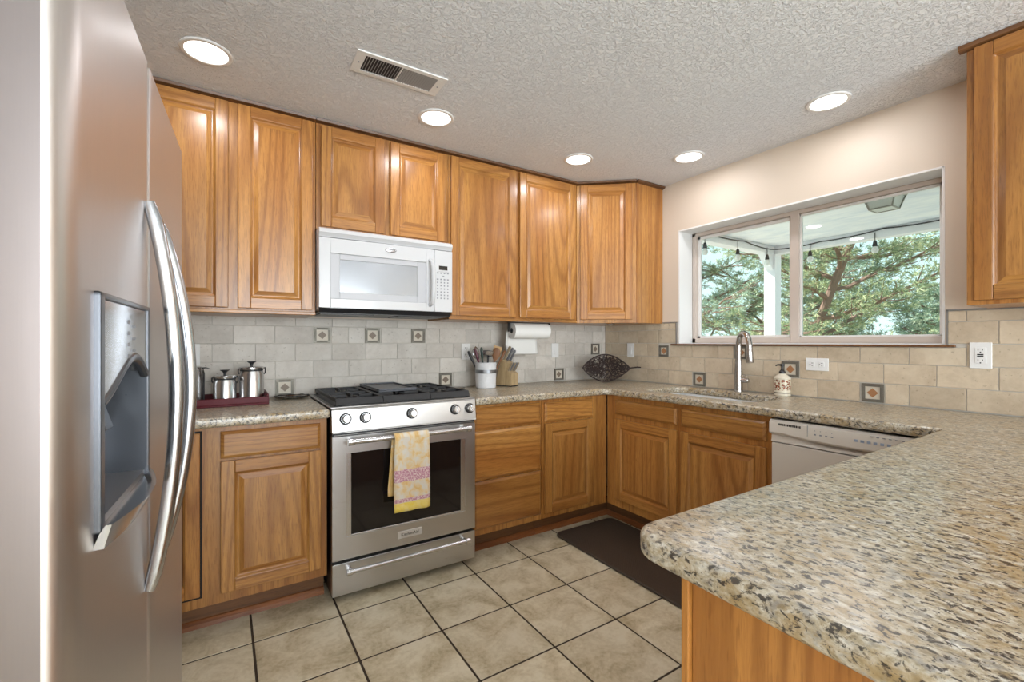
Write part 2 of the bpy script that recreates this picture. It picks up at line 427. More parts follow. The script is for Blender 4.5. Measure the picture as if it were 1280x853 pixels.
WY0, WY1, WZ0, WZ1 = .684, 2.131, 1.214, 2.040
bm = B()
box(bm, XR, XR+.2, YR, WY0, 0, HC); box(bm, XR, XR+.2, WY1, YB, 0, HC); box(bm, XR, XR+.2, WY0, WY1, 0, WZ0); box(bm, XR, XR+.2, WY0, WY1, WZ1, HC)
bmesh.ops.remove_doubles(bm, verts=bm.verts, dist=1e-5)
struct(obj('wall_right', bm, WALL), 'beige painted wall around the kitchen window')
# unseen window frames, added to go with the fill lights
for nm, (a, b) in (('added_window_2', ((-.6, 2.6), None)), ('added_window_3', (None, (-3.2, -1.2)))):
    bm = B()
    if a:
        for x in (-.6, .99, 2.55): box(bm, x, x+.05, YR-.07, YR-.02, .35, 2.3)
        box(bm, -.6, 2.6, YR-.07, YR-.02, .35, .40); box(bm, -.6, 2.6, YR-.07, YR-.02, 2.25, 2.3)
    else:
        for y in (-3.2, -2.2, -1.25): box(bm, RX-.07, RX-.02, y, y+.05, .45, 2.3)
        box(bm, RX-.07, RX-.02, -3.2, -1.2, .45, .5); box(bm, RX-.07, RX-.02, -3.2, -1.2, 2.25, 2.3)
    struct(obj(nm, bm, WHITEP, bevel=.004), 'added white window frame around a fill light')

# kitchen window
win = bpy.data.objects.new('window_1', None); COL.objects.link(win); win.location = (XR, WY0, WZ0)
WM['window_1'] = Matrix.Translation(win.location); struct(win, 'two-pane sliding kitchen window above the sink')
FX0, FX1 = 2.945, 3.0
bm = B()   # white reveal liner
box(bm, XR-.001, FX0, WY1-.012, WY1+.001, WZ0, WZ1); box(bm, XR-.001, FX0, WY0-.001, WY0+.010, WZ0, WZ1)
box(bm, XR-.001, FX0, WY0, WY1, WZ1-.010, WZ1+.001); box(bm, XR-.001, FX0, WY0, WY1, WZ0-.001, WZ0+.006)
obj('window_reveal', bm, WHITEP, win, world=True, bevel=.002)
bm = B(); fw = .036
ya, yb, za, zb = WY0+.010, WY1-.012, WZ0+.006, WZ1-.01
box(bm, FX0, FX1, ya, yb, za, za+fw); box(bm, FX0, FX1, ya, yb, zb-fw+.012, zb)
box(bm, FX0, FX1, ya, ya+fw-.004, za, zb); box(bm, FX0, FX1, yb-fw+.008, yb, za, zb)
box(bm, FX0-.002, FX1-.012, 1.378, 1.428, za, zb)
obj('window_frame', bm, VINYL, win, world=True, bevel=.003, label='beige vinyl window frame')
bm = B()   # sash beads
for (y0, y1, xx) in ((.728, 1.380, FX0+.010), (1.426, 2.090, FX0+.026)):
    z0, z1 = 1.252, 2.004; w = .013 if xx < FX0+.02 else .020
    box(bm, xx, xx+.02, y0, y0+w, z0, z1); box(bm, xx, xx+.02, y1-w, y1, z0, z1); box(bm, xx, xx+.02, y0, y1, z0, z0+w); box(bm, xx, xx+.02, y0, y1, z1-w, z1)
obj('sash', bm, VINYLL, win, world=True, bevel=.002, label='white sash edging of window')
bm = B(); box(bm, FX0+.018, FX0+.022, .735, 1.375, 1.26, 2.0); obj('pane', bm, GLASS, win, world=True)
bm = B(); box(bm, FX0+.036, FX0+.040, 1.435, 2.08, 1.26, 2.0); obj('pane', bm, GLASS, win, world=True)
bm = B(); box(bm, XR-.022, XR+.0, .645, 2.185, 1.203, 1.2135)
struct(obj('trim_1', bm, OAKD, bevel=.002), 'thin oak strip under the window sill')

# ------------------------------------------------------------------ backsplash
def accent(parent, M, s, mid, loc_label, w=.094):
    """accent tile in local xz, facing -y"""
    bm = B(); box(bm, -w/2, w/2, -.001, .006, -w/2, w/2, 0, M)
    a = obj('accent_tile', bm, CREAMT, parent, world=True, label=loc_label)
    bm = B(); t = .015; h = w/2
    for k in range(4):
        R = M @ Matrix.Rotation(k*PI/2, 4, 'Y')
        vs = [(-h, 0, -h), (h, 0, -h), (h-t, 0, -h+t), (-h+t, 0, -h+t)]
        f = [bm.verts.new(R @ Vector((x, -.0005, z))) for x, y, z in vs]; b = [bm.verts.new(R @ Vector((x*.985, -.006, z*.985))) for x, y, z in vs]
        bm.faces.new(b); bm.faces.new(f[::-1])
        for i in range(4): bm.faces.new((f[i], f[(i+1) % 4], b[(i+1) % 4], b[i]))
        for q in range(9):   # rope beads
            xx = -h+t+(w-2*t)*(q+.5)/9; cyl(bm, R @ Vector((xx-.003, -.0065, -h+t*.5-.004)), R @ Vector((xx+.003, -.0065, -h+t*.5+.004)), .0022, seg=6)
    obj('border', bm, PEWTER, a, world=True)
    bm = B(); d = .0235
    prism(bm, [(d, 0), (0, d), (-d, 0), (0, -d)], 0, .004, 0, M @ Matrix.Rotation(PI/2, 4, 'X'))
    obj('diamond', bm, mid, a, world=True)
ROWS = [(.918, 1.018), (1.018, 1.118), (1.118, 1.218), (1.218, 1.318), (1.318, 1.368)]
def splash_rows(a, b, joints0, accs, clip):
    """returns tile rects (u0,u1,z0,z1) along u from a to b; joints0 = phase per row"""
    out = []
    for r, (z0, z1) in enumerate(ROWS):
        js = []; u = joints0[r]-4
        while u < b+.3:
            js.append(u); u += .2
        cuts = sorted([j for j in js if a < j < b]+[a, b])
        rowacc = sorted([q for q in accs if q[1] == r])
        segs = [(cuts[i], cuts[i+1]) for i in range(len(cuts)-1)]
        for (c, _) in [(q[0], q[1]) for q in rowacc]:
            ns = []
            for s0, s1 in segs:
                l, h = c-.050, c+.050
                if s1 <= l or s0 >= h: ns.append((s0, s1)); continue
                if s0 < l: ns.append((s0, l))
                if s1 > h: ns.append((h, s1))
            segs = ns
        for s0, s1 in segs:
            if s1-s0 < .012: continue
            for q in clip(s0, s1, z0, z1): out.append(q)
    return out
g2 = .0016
# back wall
sp = thing('tile_backsplash', 'grey-beige travertine tile backsplash behind the cooking range and canisters', 'backsplash', (-.94, YB, .914))
accB = [(.493, 3), (.789, 3), (1.089, 3), (.293, 0), (1.287, 0), (2.277, 0), (2.672, 2)]
rects = splash_rows(-.94, XR-.012, [.145, .044, .146, .042, .148], accB, lambda a, b, c, d: [(a, b, c, d)])
bm = B(); box(bm, -.94, XR-.011, YB-.006, YB-.0005, .914, 1.369, 1)
for a, b, c, d in rects: box(bm, a+g2, b-g2, YB-.0105, YB-.005, c+g2, d-g2, 0)
obj('tile_field', bm, [TRAV, GROUT], sp, world=True, bevel=.0015)
for (x, r), lb in zip(accB, ('accent tile left of the three under the microwave', 'middle accent tile under the microwave', 'right accent tile under the microwave', 'accent tile above the flat spoon rest', 'accent tile behind right end of the range', 'low accent tile near the wall switch', 'accent tile above the wicker leaf basket')):
    z = sum(ROWS[r])/2; accent(sp, Matrix.Translation((x, YB-.0085, z)), 1, TAUPE, lb)
# right wall
sp = thing('tile_backsplash', 'travertine tile backsplash with warm light in its colour along the wall under the window', 'backsplash', (XR, -.2, .914))
accR = [(2.252, 2), (1.951, 0), (1.650, 2), (1.352, 1), (.955, 0)]
def clipR(a, b, c, d):
    if c < 1.2: return [(a, b, c, d)]
    out = []
    if a < WY0-.012: out.append((a, min(b, WY0-.012), c, d))
    if b > 2.145: out.append((max(a, 2.145), b, c, d))
    return [q for q in out if q[1]-q[0] > .01]
rects = splash_rows(-.25, YB-.012, [.21, .11, .21, .11, .21], accR, clipR)
bm = B(); XF = XR
box(bm, XF-.006, XF-.0005, -.25, YB-.011, .914, 1.2025, 1); box(bm, XF-.006, XF-.0005, -.25, WY0-.012, 1.2025, 1.369, 1); box(bm, XF-.006, XF-.0005, 2.145, YB-.011, 1.2025, 1.369, 1)
for a, b, c, d in rects:
    if a < 2.185 and b > .645 and c < 1.2 < d: d = 1.2025
    box(bm, XF-.0105, XF-.005, a+g2, b-g2, c+g2, d-g2, 0)
obj('tile_field', bm, [TRAVW, GROUT], sp, world=True, bevel=.0015)
for q in ([(WY0-.014, WY0-.008, 1.214, 1.374), (-.25, WY0-.008, 1.3695, 1.375)], [(2.140, 2.146, 1.214, 1.374), (2.140, YB-.6, 1.3695, 1.375)]):
    bm = B()
    for y0, y1, z0, z1 in q: box(bm, XF-.013, XF, y0, y1, z0, z1)
    obj('edge_strip', bm, METALTRIM, sp, world=True, label='thin grey metal edge strip')
for (y, r), lb in zip(accR, ('accent tile left of the window corner', 'low accent tile beside the sink', 'accent tile behind the faucet neck', 'accent tile behind the soap dispenser', 'low accent tile above the dishwasher')):
    z = sum(ROWS[r])/2
    if r == 2: z = 1.160
    accent(sp, Matrix.Translation((XF-.0085, y, z)) @ Matrix.Rotation(-PI/2, 4, 'Z'), 1, RUST, lb, .094 if r != 2 else .084)

# ------------------------------------------------------------------ cabinetry (local: x right seen from the front, y into the cabinet, z up)
def panel_door(parent, x0, x1, z0, z1, y=0, t=.02, st=.052, name='door', label=None):
    bm = B()
    ix0, ix1, iz0, iz1 = x0+st, x1-st, z0+st, z1-st
    box(bm, x0, ix0, y-t, y, z0, z1, 0); box(bm, ix1, x1, y-t, y, z0, z1, 0)
    box(bm, ix0, ix1, y-t, y, z0, iz0, 1); box(bm, ix0, ix1, y-t, y, iz1, z1, 1)
    prof = [(0, -t+.0005), (.004, -t+.0035), (.006, -t+.007), (.010, -t+.009), (.014, -t+.009), (.030, -t+.0035), (.034, -t+.002)]
    loops = []
    for s, d in prof:
        loops.append([bm.verts.new((x, y+d, z)) for x, z in ((ix0+s, iz0+s), (ix1-s, iz0+s), (ix1-s, iz1-s), (ix0+s, iz1-s))])
    for a, b in zip(loops, loops[1:]):
        for k in range(4):
            f = bm.faces.new((a[k], a[(k+1) % 4], b[(k+1) % 4], b[k])); f.material_index = 1 if k in (0, 2) else 0
    bm.faces.new(loops[-1]).material_index = 0
    return obj(name, bm, [OAKZ, OAKX], parent, bevel=.003, label=label)
def slab_front(parent, x0, x1, z0, z1, y=0, t=.02, name='drawer'):
    bm = B(); loops = []
    for s, d in ((0, 0), (0, -t*.55), (.003, -t*.7), (.010, -t*.9), (.013, -t)):
        loops.append([bm.verts.new((x, y+d, z)) for x, z in ((x0+s, z0+s), (x1-s, z0+s), (x1-s, z1-s), (x0+s, z1-s))])
    for a, b in zip(loops, loops[1:]):
        for k in range(4): bm.faces.new((a[k], a[(k+1) % 4], b[(k+1) % 4], b[k]))
    bm.faces.new(loops[-1]); bm.faces.new(loops[0][::-1])
    return obj(name, bm, OAKX, parent)
def carcass(parent, x0, x1, depth, z0, z1, mat=None):
    bm = B(); box(bm, x0, x1, 0, depth, z0, z1); return obj('carcass', bm, mat or OAKZ, parent, bevel=.0015)
def kick(parent, x0, x1, y=.085):
    bm = B(); box(bm, x0, x1, y, y+.018, 0, .118); obj('toe_kick', bm, OAKD, parent, label='dark toe kick board')
    bm = B(); prism(bm, [(0, 0), (0, .032), (-.006, .030), (-.016, .018), (-.018, 0)], x0, x1, 0, Matrix(((0, 0, 1, 0), (1, 0, 0, y), (0, 1, 0, 0), (0, 0, 0, 1)))); obj('shoe_moulding', bm, OAKS, parent, label='reddish shoe moulding at the floor')

YF = 2.280    # lower face frame, back run
FD = YB-YF-.014
KB = .120
# left base cabinet
c = thing('base_cabinet', 'oak base cabinet left of the range under the canister tray', 'cabinet', (-.94, YF, 0))
ox = .94
carcass(c, 0, .412+ox, FD, KB, .871); kick(c, 0, .412+ox)
slab_front(c, -.012+ox, .381+ox, .733, .848)
panel_door(c, -.012+ox, .383+ox, .165, .722)
bm = B(); box(bm, -.46+ox, -.076+ox, -.0015, .004, .160, .856); obj('door_gap', bm, GAPSHADE, c, label='dark sheet for the shadow gap around the inset door')  # black sheet painted as the shadow in the door gap
panel_door(c, -.452+ox, -.084+ox, .168, .848, y=.0, t=.008, label='inset door partly hidden by the refrigerator')
# drawer base
c = thing('base_cabinet', 'oak base cabinet of three drawers right of the range', 'cabinet', (1.182, YF, 0)); ox = -1.182
carcass(c, 0, .487, FD, KB, .871); kick(c, 0, .487)
slab_front(c, .008, 1.652+ox, .728, .852); slab_front(c, .008, 1.657+ox, .440, .716); slab_front(c, .008, 1.657+ox, .157, .430)
# corner base
c = thing('base_cabinet', 'narrow oak base cabinet with one drawer and door, in the inner corner', 'cabinet', (1.672, YF, 0)); ox = -1.672
carcass(c, 0, .553, FD, KB, .871); kick(c, 0, .67)
slab_front(c, 1.689+ox, 2.090+ox, .728, .846); panel_door(c, 1.689+ox, 2.090+ox, .155, .716)
# sink base (faces -X): local x runs towards -Y
XFc = 2.230
c = thing('base_cabinet', 'oak sink base cabinet with two false fronts over two doors', 'cabinet', (XFc, 2.275, 0), -PI/2)
def ly(y): return 2.275-y
L = ly(1.165)
bm = B()     # front frame, sides and floor: open above for the sink bowls
box(bm, 0, L, 0, .02, KB, .871); box(bm, 0, .018, .02, .556, KB, .871); box(bm, L-.018, L, .02, .556, KB, .871); box(bm, .018, L-.018, .02, .556, KB, KB+.018)
obj('carcass', bm, OAKZ, c, bevel=.0015); kick(c, -.105, L)
slab_front(c, ly(2.188), ly(1.700), .744, .840, name='false_front'); slab_front(c, ly(1.670), ly(1.186), .744, .842, name='false_front')
panel_door(c, ly(2.188), ly(1.700), .178, .713); panel_door(c, ly(1.670), ly(1.186), .178, .713)
# peninsula cabinet
c = thing('base_cabinet', 'oak peninsula cabinet under the wide granite counter end', 'cabinet', (.600, -.12, 0))
bm = B(); box(bm, 0, 2.18, 0, .552, 0, .871); obj('carcass', bm, OAKZ, c, bevel=.0015)
bm = B(); box(bm, -.008, .014, .553, .566, 0, .871); obj('corner_stile', bm, OAKZ, c, bevel=.002)

YU = 2.548; ZU = 1.366
def upper_base(name_label, x0, x1, z0=ZU, z1=2.398, rail=True):
    c = thing('wall_cabinet', name_label, 'cabinet', (x0, YU, z0))
    w = x1-x0; h = z1-z0
    bm = B(); box(bm, 0, w, 0, YB-YU-.001, 0, h-.003); obj('carcass', bm, OAKZ, c, bevel=.0015)
    bm = B(); prism(bm, [(0, h-.022), (-.022, h-.014), (-.026, h-.002), (0, h-.002)], 0, w, 0, Matrix(((0, 0, 1, 0), (1, 0, 0, 0), (0, 1, 0, 0), (0, 0, 0, 1))))
    obj('top_moulding', bm, OAKD, c, label='dark moulding strip along the ceiling')
    if rail:
        bm = B(); box(bm, 0, w, -.010, .018, 0, .017); obj('bottom_rail', bm, OAKX, c, bevel=.003)
    return c
c = upper_base('tall oak wall cabinet with two doors left of the microwave', -.94, .404); o = .94
panel_door(c, -.31+o, .018+o, 1.391-ZU, 2.371-ZU); panel_door(c, .057+o, .387+o, 1.391-ZU, 2.371-ZU); panel_door(c, -.68+o, -.35+o, 1.391-ZU, 2.371-ZU)
c = upper_base('short oak wall cabinet with two doors above the white microwave', .406, 1.158, 1.818, rail=False); o = -.406
panel_door(c, .429+o, .762+o, 1.836-1.818, 2.364-1.818); panel_door(c, .797+o, 1.132+o, 1.836-1.818, 2.364-1.818)
c = upper_base('tall oak wall cabinet with two doors right of the microwave', 1.160, 2.184); o = -1.160
panel_door(c, 1.173+o, 1.643+o, 1.391-ZU, 2.371-ZU); panel_door(c, 1.677+o, 2.163+o, 1.391-ZU, 2.371-ZU)
# diagonal corner cabinet
c = thing('wall_cabinet', 'oak corner wall cabinet with a diagonal door beside the window', 'cabinet', (2.188, YU, ZU))
P0 = Vector((2.188, YU)); P1 = Vector((2.510, 2.270))
bm = B(); prism(bm, [(P0.x, P0.y), (P1.x, P1.y), (XR-.001, 2.270), (XR-.001, YB-.001), (P0.x, YB-.001)], ZU, 2.395); obj('carcass', bm, OAKZ, c, world=True, bevel=.0015)
dv = (P1-P0); dl = dv.length; ang = math.atan2(dv.y, dv.x)
MD = Matrix.Translation((P0.x, P0.y, ZU)) @ Matrix.Rotation(ang, 4, 'Z')
def door_world(parent, M, *a, **k):
    d = panel_door(parent, *a, **k)
    # geometry was built around the origin of M: place it with a local transform
    d.matrix_local = wm(parent).inverted() @ M
    return d
door_world(c, MD, .028, dl-.028, .025, 1.005)
bm = B(); pr = [(.0, 2.376), (-.022, 2.384), (-.026, 2.396), (0, 2.396)]
R2 = MD.to_3x3()
def mould(bm, A, Bp, nrm):
    A = Vector(A); Bp = Vector(Bp); n = Vector(nrm).normalized()
    a = [bm.verts.new((A.x-n.x*d, A.y-n.y*d, z)) for d, z in pr]; b = [bm.verts.new((Bp.x-n.x*d, Bp.y-n.y*d, z)) for d, z in pr]
    bm.faces.new(a); bm.faces.new(b[::-1])
    for i in range(4): bm.faces.new((a[i], b[i], b[(i+1) % 4], a[(i+1) % 4]))
mould(bm, (*P0,), (*P1,), (dv.y, -dv.x)); mould(bm, (*P1,), (XR-.001, 2.27), (0, -1))
bmesh.ops.recalc_face_normals(bm, faces=bm.faces)
obj('top_moulding', bm, OAKD, c, world=True, label='dark moulding strip along the ceiling')
bm = B(); MS = Matrix.Translation((P1.x, P1.y, ZU)); box(bm, 0, .022, -.006, 0, 0, 1.01, 0, MS); obj('side_stile', bm, OAKZ, c, world=True, bevel=.001)
# under-cabinet puck
bm = B(); lathe(bm, [(.034, 0), (.036, -.006), (.030, -.013), (0, -.014)], (2.44, 2.46, ZU), 24)
tag(obj('puck_light', bm, CHROME, smooth=True, origin=(2.44, 2.46, ZU-.014)), 'small silver puck light under the diagonal corner cabinet', 'light')
# right upper cabinet
c = thing('wall_cabinet', 'darker oak wall cabinet at the right edge beside the window', 'cabinet', (2.478, .541, 1.372), -PI/2)
bm = B(); box(bm, 0, .75, 0, XR-2.478-.001, 0, 2.395-1.372); obj('carcass', bm, OAKZ, c, bevel=.0015)
panel_door(c, .024, .40, .016, 1.000); panel_door(c, .43, .74, .016, 1.000)
bm = B(); prism(bm, [(0, 1.001), (-.022, 1.009), (-.026, 1.024), (0, 1.024)], -.02, .75, 0, Matrix(((0, 0, 1, 0), (1, 0, 0, 0), (0, 1, 0, 0), (0, 0, 0, 1)))); obj('top_moulding', bm, OAKD, c, label='dark moulding strip along the ceiling')

# ------------------------------------------------------------------ countertops, sink
ZT0 = .872
poly = round_poly([(-.94, 2.226), (.417, 2.226), (.417, YB-.011), (-.94, YB-.011)], [0, .012, 0, 0])
tag(slab('countertop', poly, [], ZT0, C, GRANITE, .012, origin=(-.26, 2.55, ZT0)), 'short granite countertop left of the range holding the red tray', 'countertop')
outer = round_poly([(1.183, 2.226), (2.180, 2.226), (2.180, .540), (.575, .540), (.548, -.26), (XR-.011, -.26), (XR-.011, YB-.011), (1.183, YB-.011)], [.01, .045, .02, .055, .03, 0, 0, 0])
hole = round_poly([(2.305, 2.02), (2.305, 1.31), (2.60, 1.30), (2.665, 1.36), (2.665, 1.60), (2.70, 1.68), (2.70, 1.98), (2.64, 2.04)], [.07, .07, .03, .05, .03, .03, .05, .03])
tag(slab('countertop', outer, [hole], ZT0, C, GRANITE, .012, origin=(2.0, 1.0, ZT0)), 'long granite countertop wrapping from the range past the sink to the peninsula', 'countertop')
sk = thing('sink', 'white undermount double bowl sink below the window', 'sink', (2.48, 1.66, .66))
bm = B()
def bowl(bm, x0, x1, y0, y1, zb, zt=.8715):
    t = .008
    box(bm, x0-t, x1+t, y0-t, y1+t, zb-t, zb); box(bm, x0-t, x0, y0-t, y1+t, zb, zt); box(bm, x1, x1+t, y0-t, y1+t, zb, zt)
    box(bm, x0, x1, y0-t, y0, zb, zt); box(bm, x0, x1, y1, y1+t, zb, zt)
bowl(bm, 2.29, 2.71, 1.675, 2.045, .68)
obj('basin', bm, PORC, sk, world=True, bevel=.006)
bm = B(); bowl(bm, 2.29, 2.68, 1.285, 1.655, .72); obj('basin', bm, PORC, sk, world=True, bevel=.006)
for y in (1.86, 1.47):
    bm = B(); lathe(bm, [(.0, .004), (.03, .003), (.042, .005), (.045, 0)], (2.5, y, .680 if y > 1.6 else .720), 24); obj('drain', bm, CHROME, sk, world=True, smooth=True)

# ------------------------------------------------------------------ range
RX0, RX1 = .423, 1.176; RYF = 2.225
r = thing('gas_range', 'stainless steel slide-in gas range with black grates', 'range', (RX0, RYF, 0))
def rp(name, bm, m, par=None, **k): return obj(name, bm, m, par or r, world=True, **k)
bm = B(); box(bm, RX0+.002, RX1-.002, RYF+.03, YB-.02, .03, .908); rp('body', bm, BLACKM, bevel=.003)
for x in (RX0+.05, RX1-.05):
    bm = B(); cyl(bm, (x, 2.32, 0), (x, 2.32, .031), .018); rp('foot', bm, BLACKP)
bm = B()
prism(bm, [(RYF+.03, .800), (RYF-.014, .800), (RYF-.010, .806), (RYF-.0, .905), (RYF+.006, .914), (RYF+.03, .914)], RX0, RX1, 0, Matrix(((0, 0, 1, 0), (1, 0, 0, 0), (0, 1, 0, 0), (0, 0, 0, 1))))
bmesh.ops.recalc_face_normals(bm, faces=bm.faces)
cp = rp('control_panel', bm, STEEL, bevel=.0015, label='stainless control panel')
pn = Vector((0, -.995, .1)).normalized()
for x in (.484, .576, .809, 1.051, 1.138):
    base = Vector((x, RYF-.007, .864)); bm = B()
    cyl(bm, base, base+pn*.006, .0255, .0245, 28); cyl(bm, base+pn*.006, base+pn*.030, .0195, .0175, 28); cyl(bm, base+pn*.030, base+pn*.033, .0175, .0145, 28)
    u, v = basis(pn); box(bm, -.0035, .0035, -.016, .016, 0, .006, 0, Matrix.Translation(base+pn*.032) @ pn.to_track_quat('Z', 'Y').to_matrix().to_4x4())
    kn = rp('knob', bm, CHROME, smooth=True)
    bm = B(); lathe(bm, [(.0262, 0), (.0275, .0035), (.0235, .0075), (.0205, .0078)], (0, 0, 0), 28, close=False)  # dark ring added as shade, sets the knob off the bright panel
    bmesh.ops.transform(bm, matrix=Matrix.Translation(base) @ pn.to_track_quat('Z', 'Y').to_matrix().to_4x4(), verts=bm.verts)
    rp('knob_shade_ring', bm, BLACKM, kn, smooth=True, label='dark ring added as shade around the knob')
# cooktop
bm = B(); box(bm, RX0-.004, RX1+.004, RYF+.004, YB-.018, .9145, .921)
ct = rp('cooktop', bm, STEEL, bevel=.002, label='stainless cooktop rim')
bm = B(); box(bm, RX0+.018, RX1-.018, RYF+.028, YB-.045, .9205, .925); rp('burner_deck', bm, BLACKM, bevel=.002, label='black enamel burner deck')
for x, y, q in ((.55, 2.42, .04), (.55, 2.70, .034), (.80, 2.56, .05), (1.05, 2.42, .034), (1.05, 2.70, .04)):
    bm = B(); lathe(bm, [(q+.012, 0), (q+.012, .006), (q, .008), (q, .016), (q-.004, .019), (0, .019)], (x, y, .925), 28); rp('burner', bm, IRON, smooth=True)
def grate(x0, x1):
    bm = B(); y0, y1 = RYF+.034, YB-.055; t = .012; zt = .958; zl = .941
    box(bm, x0, x1, y0, y0+t, zl, zt); box(bm, x0, x1, y1-t, y1, zl, zt); box(bm, x0, x0+t, y0, y1, zl, zt); box(bm, x1-t, x1, y0, y1, zl, zt)
    # sloping front apron
    M = Matrix(((0, 0, 1, 0), (1, 0, 0, 0), (0, 1, 0, 0), (0, 0, 0, 1)))
    prism(bm, [(y0+t, zt), (y0, zt), (y0-.014, .927), (y0-.008, .927)], x0, x1, 0, M)
    box(bm, x0, x1, (y0+y1)/2-t/2, (y0+y1)/2+t/2, zl, zt)
    xm = (x0+x1)/2
    for yc in ((y0*3+y1)/4, (y0+3*y1)/4):
        box(bm, xm-.005, xm+.005, yc-.12, yc-.03, zl, zt+.001); box(bm, xm-.005, xm+.005, yc+.03, yc+.12, zl, zt+.001)
        box(bm, x0+t, xm-.03, yc-.005, yc+.005, zl, zt+.001); box(bm, xm+.03, x1-t, yc-.005, yc+.005, zl, zt+.001)
    for x in (x0+.006, x1-.018):
        for y in (y0, y1-t): box(bm, x, x+t, y, y+t, .9245, zl)
    bmesh.ops.recalc_face_normals(bm, faces=bm.faces)
    rp('grate', bm, IRON, bevel=.002)
gx = [RX0+.022, .672, .924, RX1-.022]
for a, b in zip(gx, gx[1:]): grate(a+.001, b-.001)
bm = B(); box(bm, .692, .905, 2.40, 2.80, .9595, .968); box(bm, .692, .905, 2.40, 2.408, .968, .977); box(bm, .692, .905, 2.792, 2.80, .968, .977); box(bm, .692, .700, 2.40, 2.80, .968, .977); box(bm, .897, .905, 2.40, 2.80, .968, .977)
GRID = simple('griddle_metal', (.13, .135, .15), .38, .6)
g_ = obj('griddle', bm, GRID, None, bevel=.003, origin=(.80, 2.6, .9595)); tag(g_, 'black flat griddle lying on the centre burner grates', 'griddle')
# oven door
bm = B(); DY = RYF-.004
def frame_rect(bm, X0, X1, Z0, Z1, x0, x1, z0, z1, ya, yb, mi=0):
    box(bm, X0, x0, ya, yb, Z0, Z1, mi); box(bm, x1, X1, ya, yb, Z0, Z1, mi); box(bm, x0, x1, ya, yb, Z0, z0, mi); box(bm, x0, x1, ya, yb, z1, Z1, mi)
frame_rect(bm, RX0+.002, RX1-.004, .200, .782, .488, 1.116, .303, .700, DY, DY+.035)
bmesh.ops.remove_doubles(bm, verts=bm.verts, dist=1e-5)
od = rp('oven_door', bm, STEEL, label='stainless oven door with dark window')
bm = B(); box(bm, .488, .511, DY+.003, DY+.02, .303, .700); box(bm, 1.087, 1.116, DY+.003, DY+.02, .303, .700); box(bm, .511, 1.087, DY+.003, DY+.02, .303, .311)
rp('window_trim', bm, CHROME, od, bevel=.001)
bm = B(); box(bm, .511, 1.087, DY+.004, DY+.022, .311, .700); rp('oven_window', bm, BLACKG, od, label='black glass oven window')
def bar_handle(x0, x1, y, z, ybase, par, rr=.0125):
    bm = B(); cyl(bm, (x0, y, z), (x1, y, z), rr, seg=24)
    for x, s in ((x0, 1), (x1, -1)):
        cyl(bm, (x-s*.004, y, z), (x+s*.020, y, z), rr+.004, seg=24)
        tube(bm, [(x+s*.010, y, z), (x+s*.012, (y+ybase)/2, z-.002), (x+s*.016, ybase+.002, z-.004)], [.010, .0105, .013], 12)
    rp('handle', bm, CHROME, par, smooth=True)
bar_handle(.487, 1.112, RYF-.062, .764, DY, od)
bm = B(); box(bm, .735, .862, DY-.003, DY, .236, .272); bd = rp('badge', bm, simple('badge_plate', (.70, .69, .68), .3, .6), od, bevel=.001, label='silver name badge')
text_mesh('badge_text', 'KitchenAid', .0205, BLACKP, bd, wm(r).inverted() @ Matrix.Translation((.7985, DY-.0032, .254)) @ Matrix.Rotation(PI/2, 4, 'X'))
bm = B(); box(bm, RX0+.002, RX1-.004, DY+.006, DY+.03, .784, .797); rp('vent_slot', bm, BLACKP)
bm = B(); box(bm, RX0+.010, RX1-.012, DY-.002, DY+.006, .7875, .7895); rp('vent_slot_rail', bm, STEEL)
bm = B(); box(bm, RX0+.002, RX1-.004, DY, DY+.035, .034, .184); dr = rp('warming_drawer', bm, STEEL, bevel=.002, label='stainless lower drawer')
bar_handle(.482, 1.110, RYF-.055, .160, DY, dr, .011)
bm = B(); box(bm, RX0+.006, RX1-.006, DY+.04, DY+.05, .185, .20); rp('drawer_gap', bm, BLACKP)

# dish towel over the oven handle
def towel():
    bm = B(); uv = bm.loops.layers.uv.new('UVMap')
    yh, zh, rr = RYF-.062, .764, .0175
    NX, path = 15, []
    zf, zb = .402, .475
    # front (s: 0 bottom .. 1 at bar), over the bar, down the back
    for k in range(22): path.append((yh-rr, zf+(zh-zf)*k/21, k/21, 0))
    for k in range(1, 9): a = PI*k/9; path.append((yh-rr*math.cos(a), zh+rr*math.sin(a), 1+k*.01, 1))
    for k in range(17): path.append((yh+rr, zh-(zh-zb)*k/16, 1.1+k/16*.8, 2))
    rows = []
    for (y, z, v, seg) in path:
        row = []
        for i in range(NX):
            u = i/(NX-1); drop = (zh-z)
            if seg == 0:
                x = .694+.178*u + .004*math.sin(9*z)*(1-u)+.012*drop*(u-.1); yy = y-.003-.006*drop*5*abs(math.sin(u*7+z*6))-.004*math.sin(u*16)*min(1, drop*6)
                zz = z-(.012*u if False else 0)
            elif seg == 1: x = .694+.178*u; yy = y; zz = z
            else:
                x = .694-.022*min(1, drop*4)+.178*u*(1-.15*min(1, drop*4)); yy = min(y+.004*math.sin(u*11+z*8)*min(1, drop*6), RYF-.012); zz = z-.02*drop*u
                if u < .2: zz += 0
            row.append(bm.verts.new((x, yy, zz)))
        rows.append((row, v))
    for (a, va), (b, vb) in zip(rows, rows[1:]):
        for i in range(NX-1):
            f = bm.faces.new((a[i], a[i+1], b[i+1], b[i]))
            for lp, q in zip(f.loops, ((i/(NX-1), va), ((i+1)/(NX-1), va), ((i+1)/(NX-1), vb), (i/(NX-1), vb))): lp[uv].uv = q
    o = obj('dish_towel', bm, TOWEL, None, smooth=True, origin=(.78, RYF-.06, .402))
    s = o.modifiers.new('thick', 'SOLIDIFY'); s.thickness = .003; s.offset = 0
    tag(o, 'yellow and white dish towel with pink bands hanging on oven handle', 'towel')
towel()

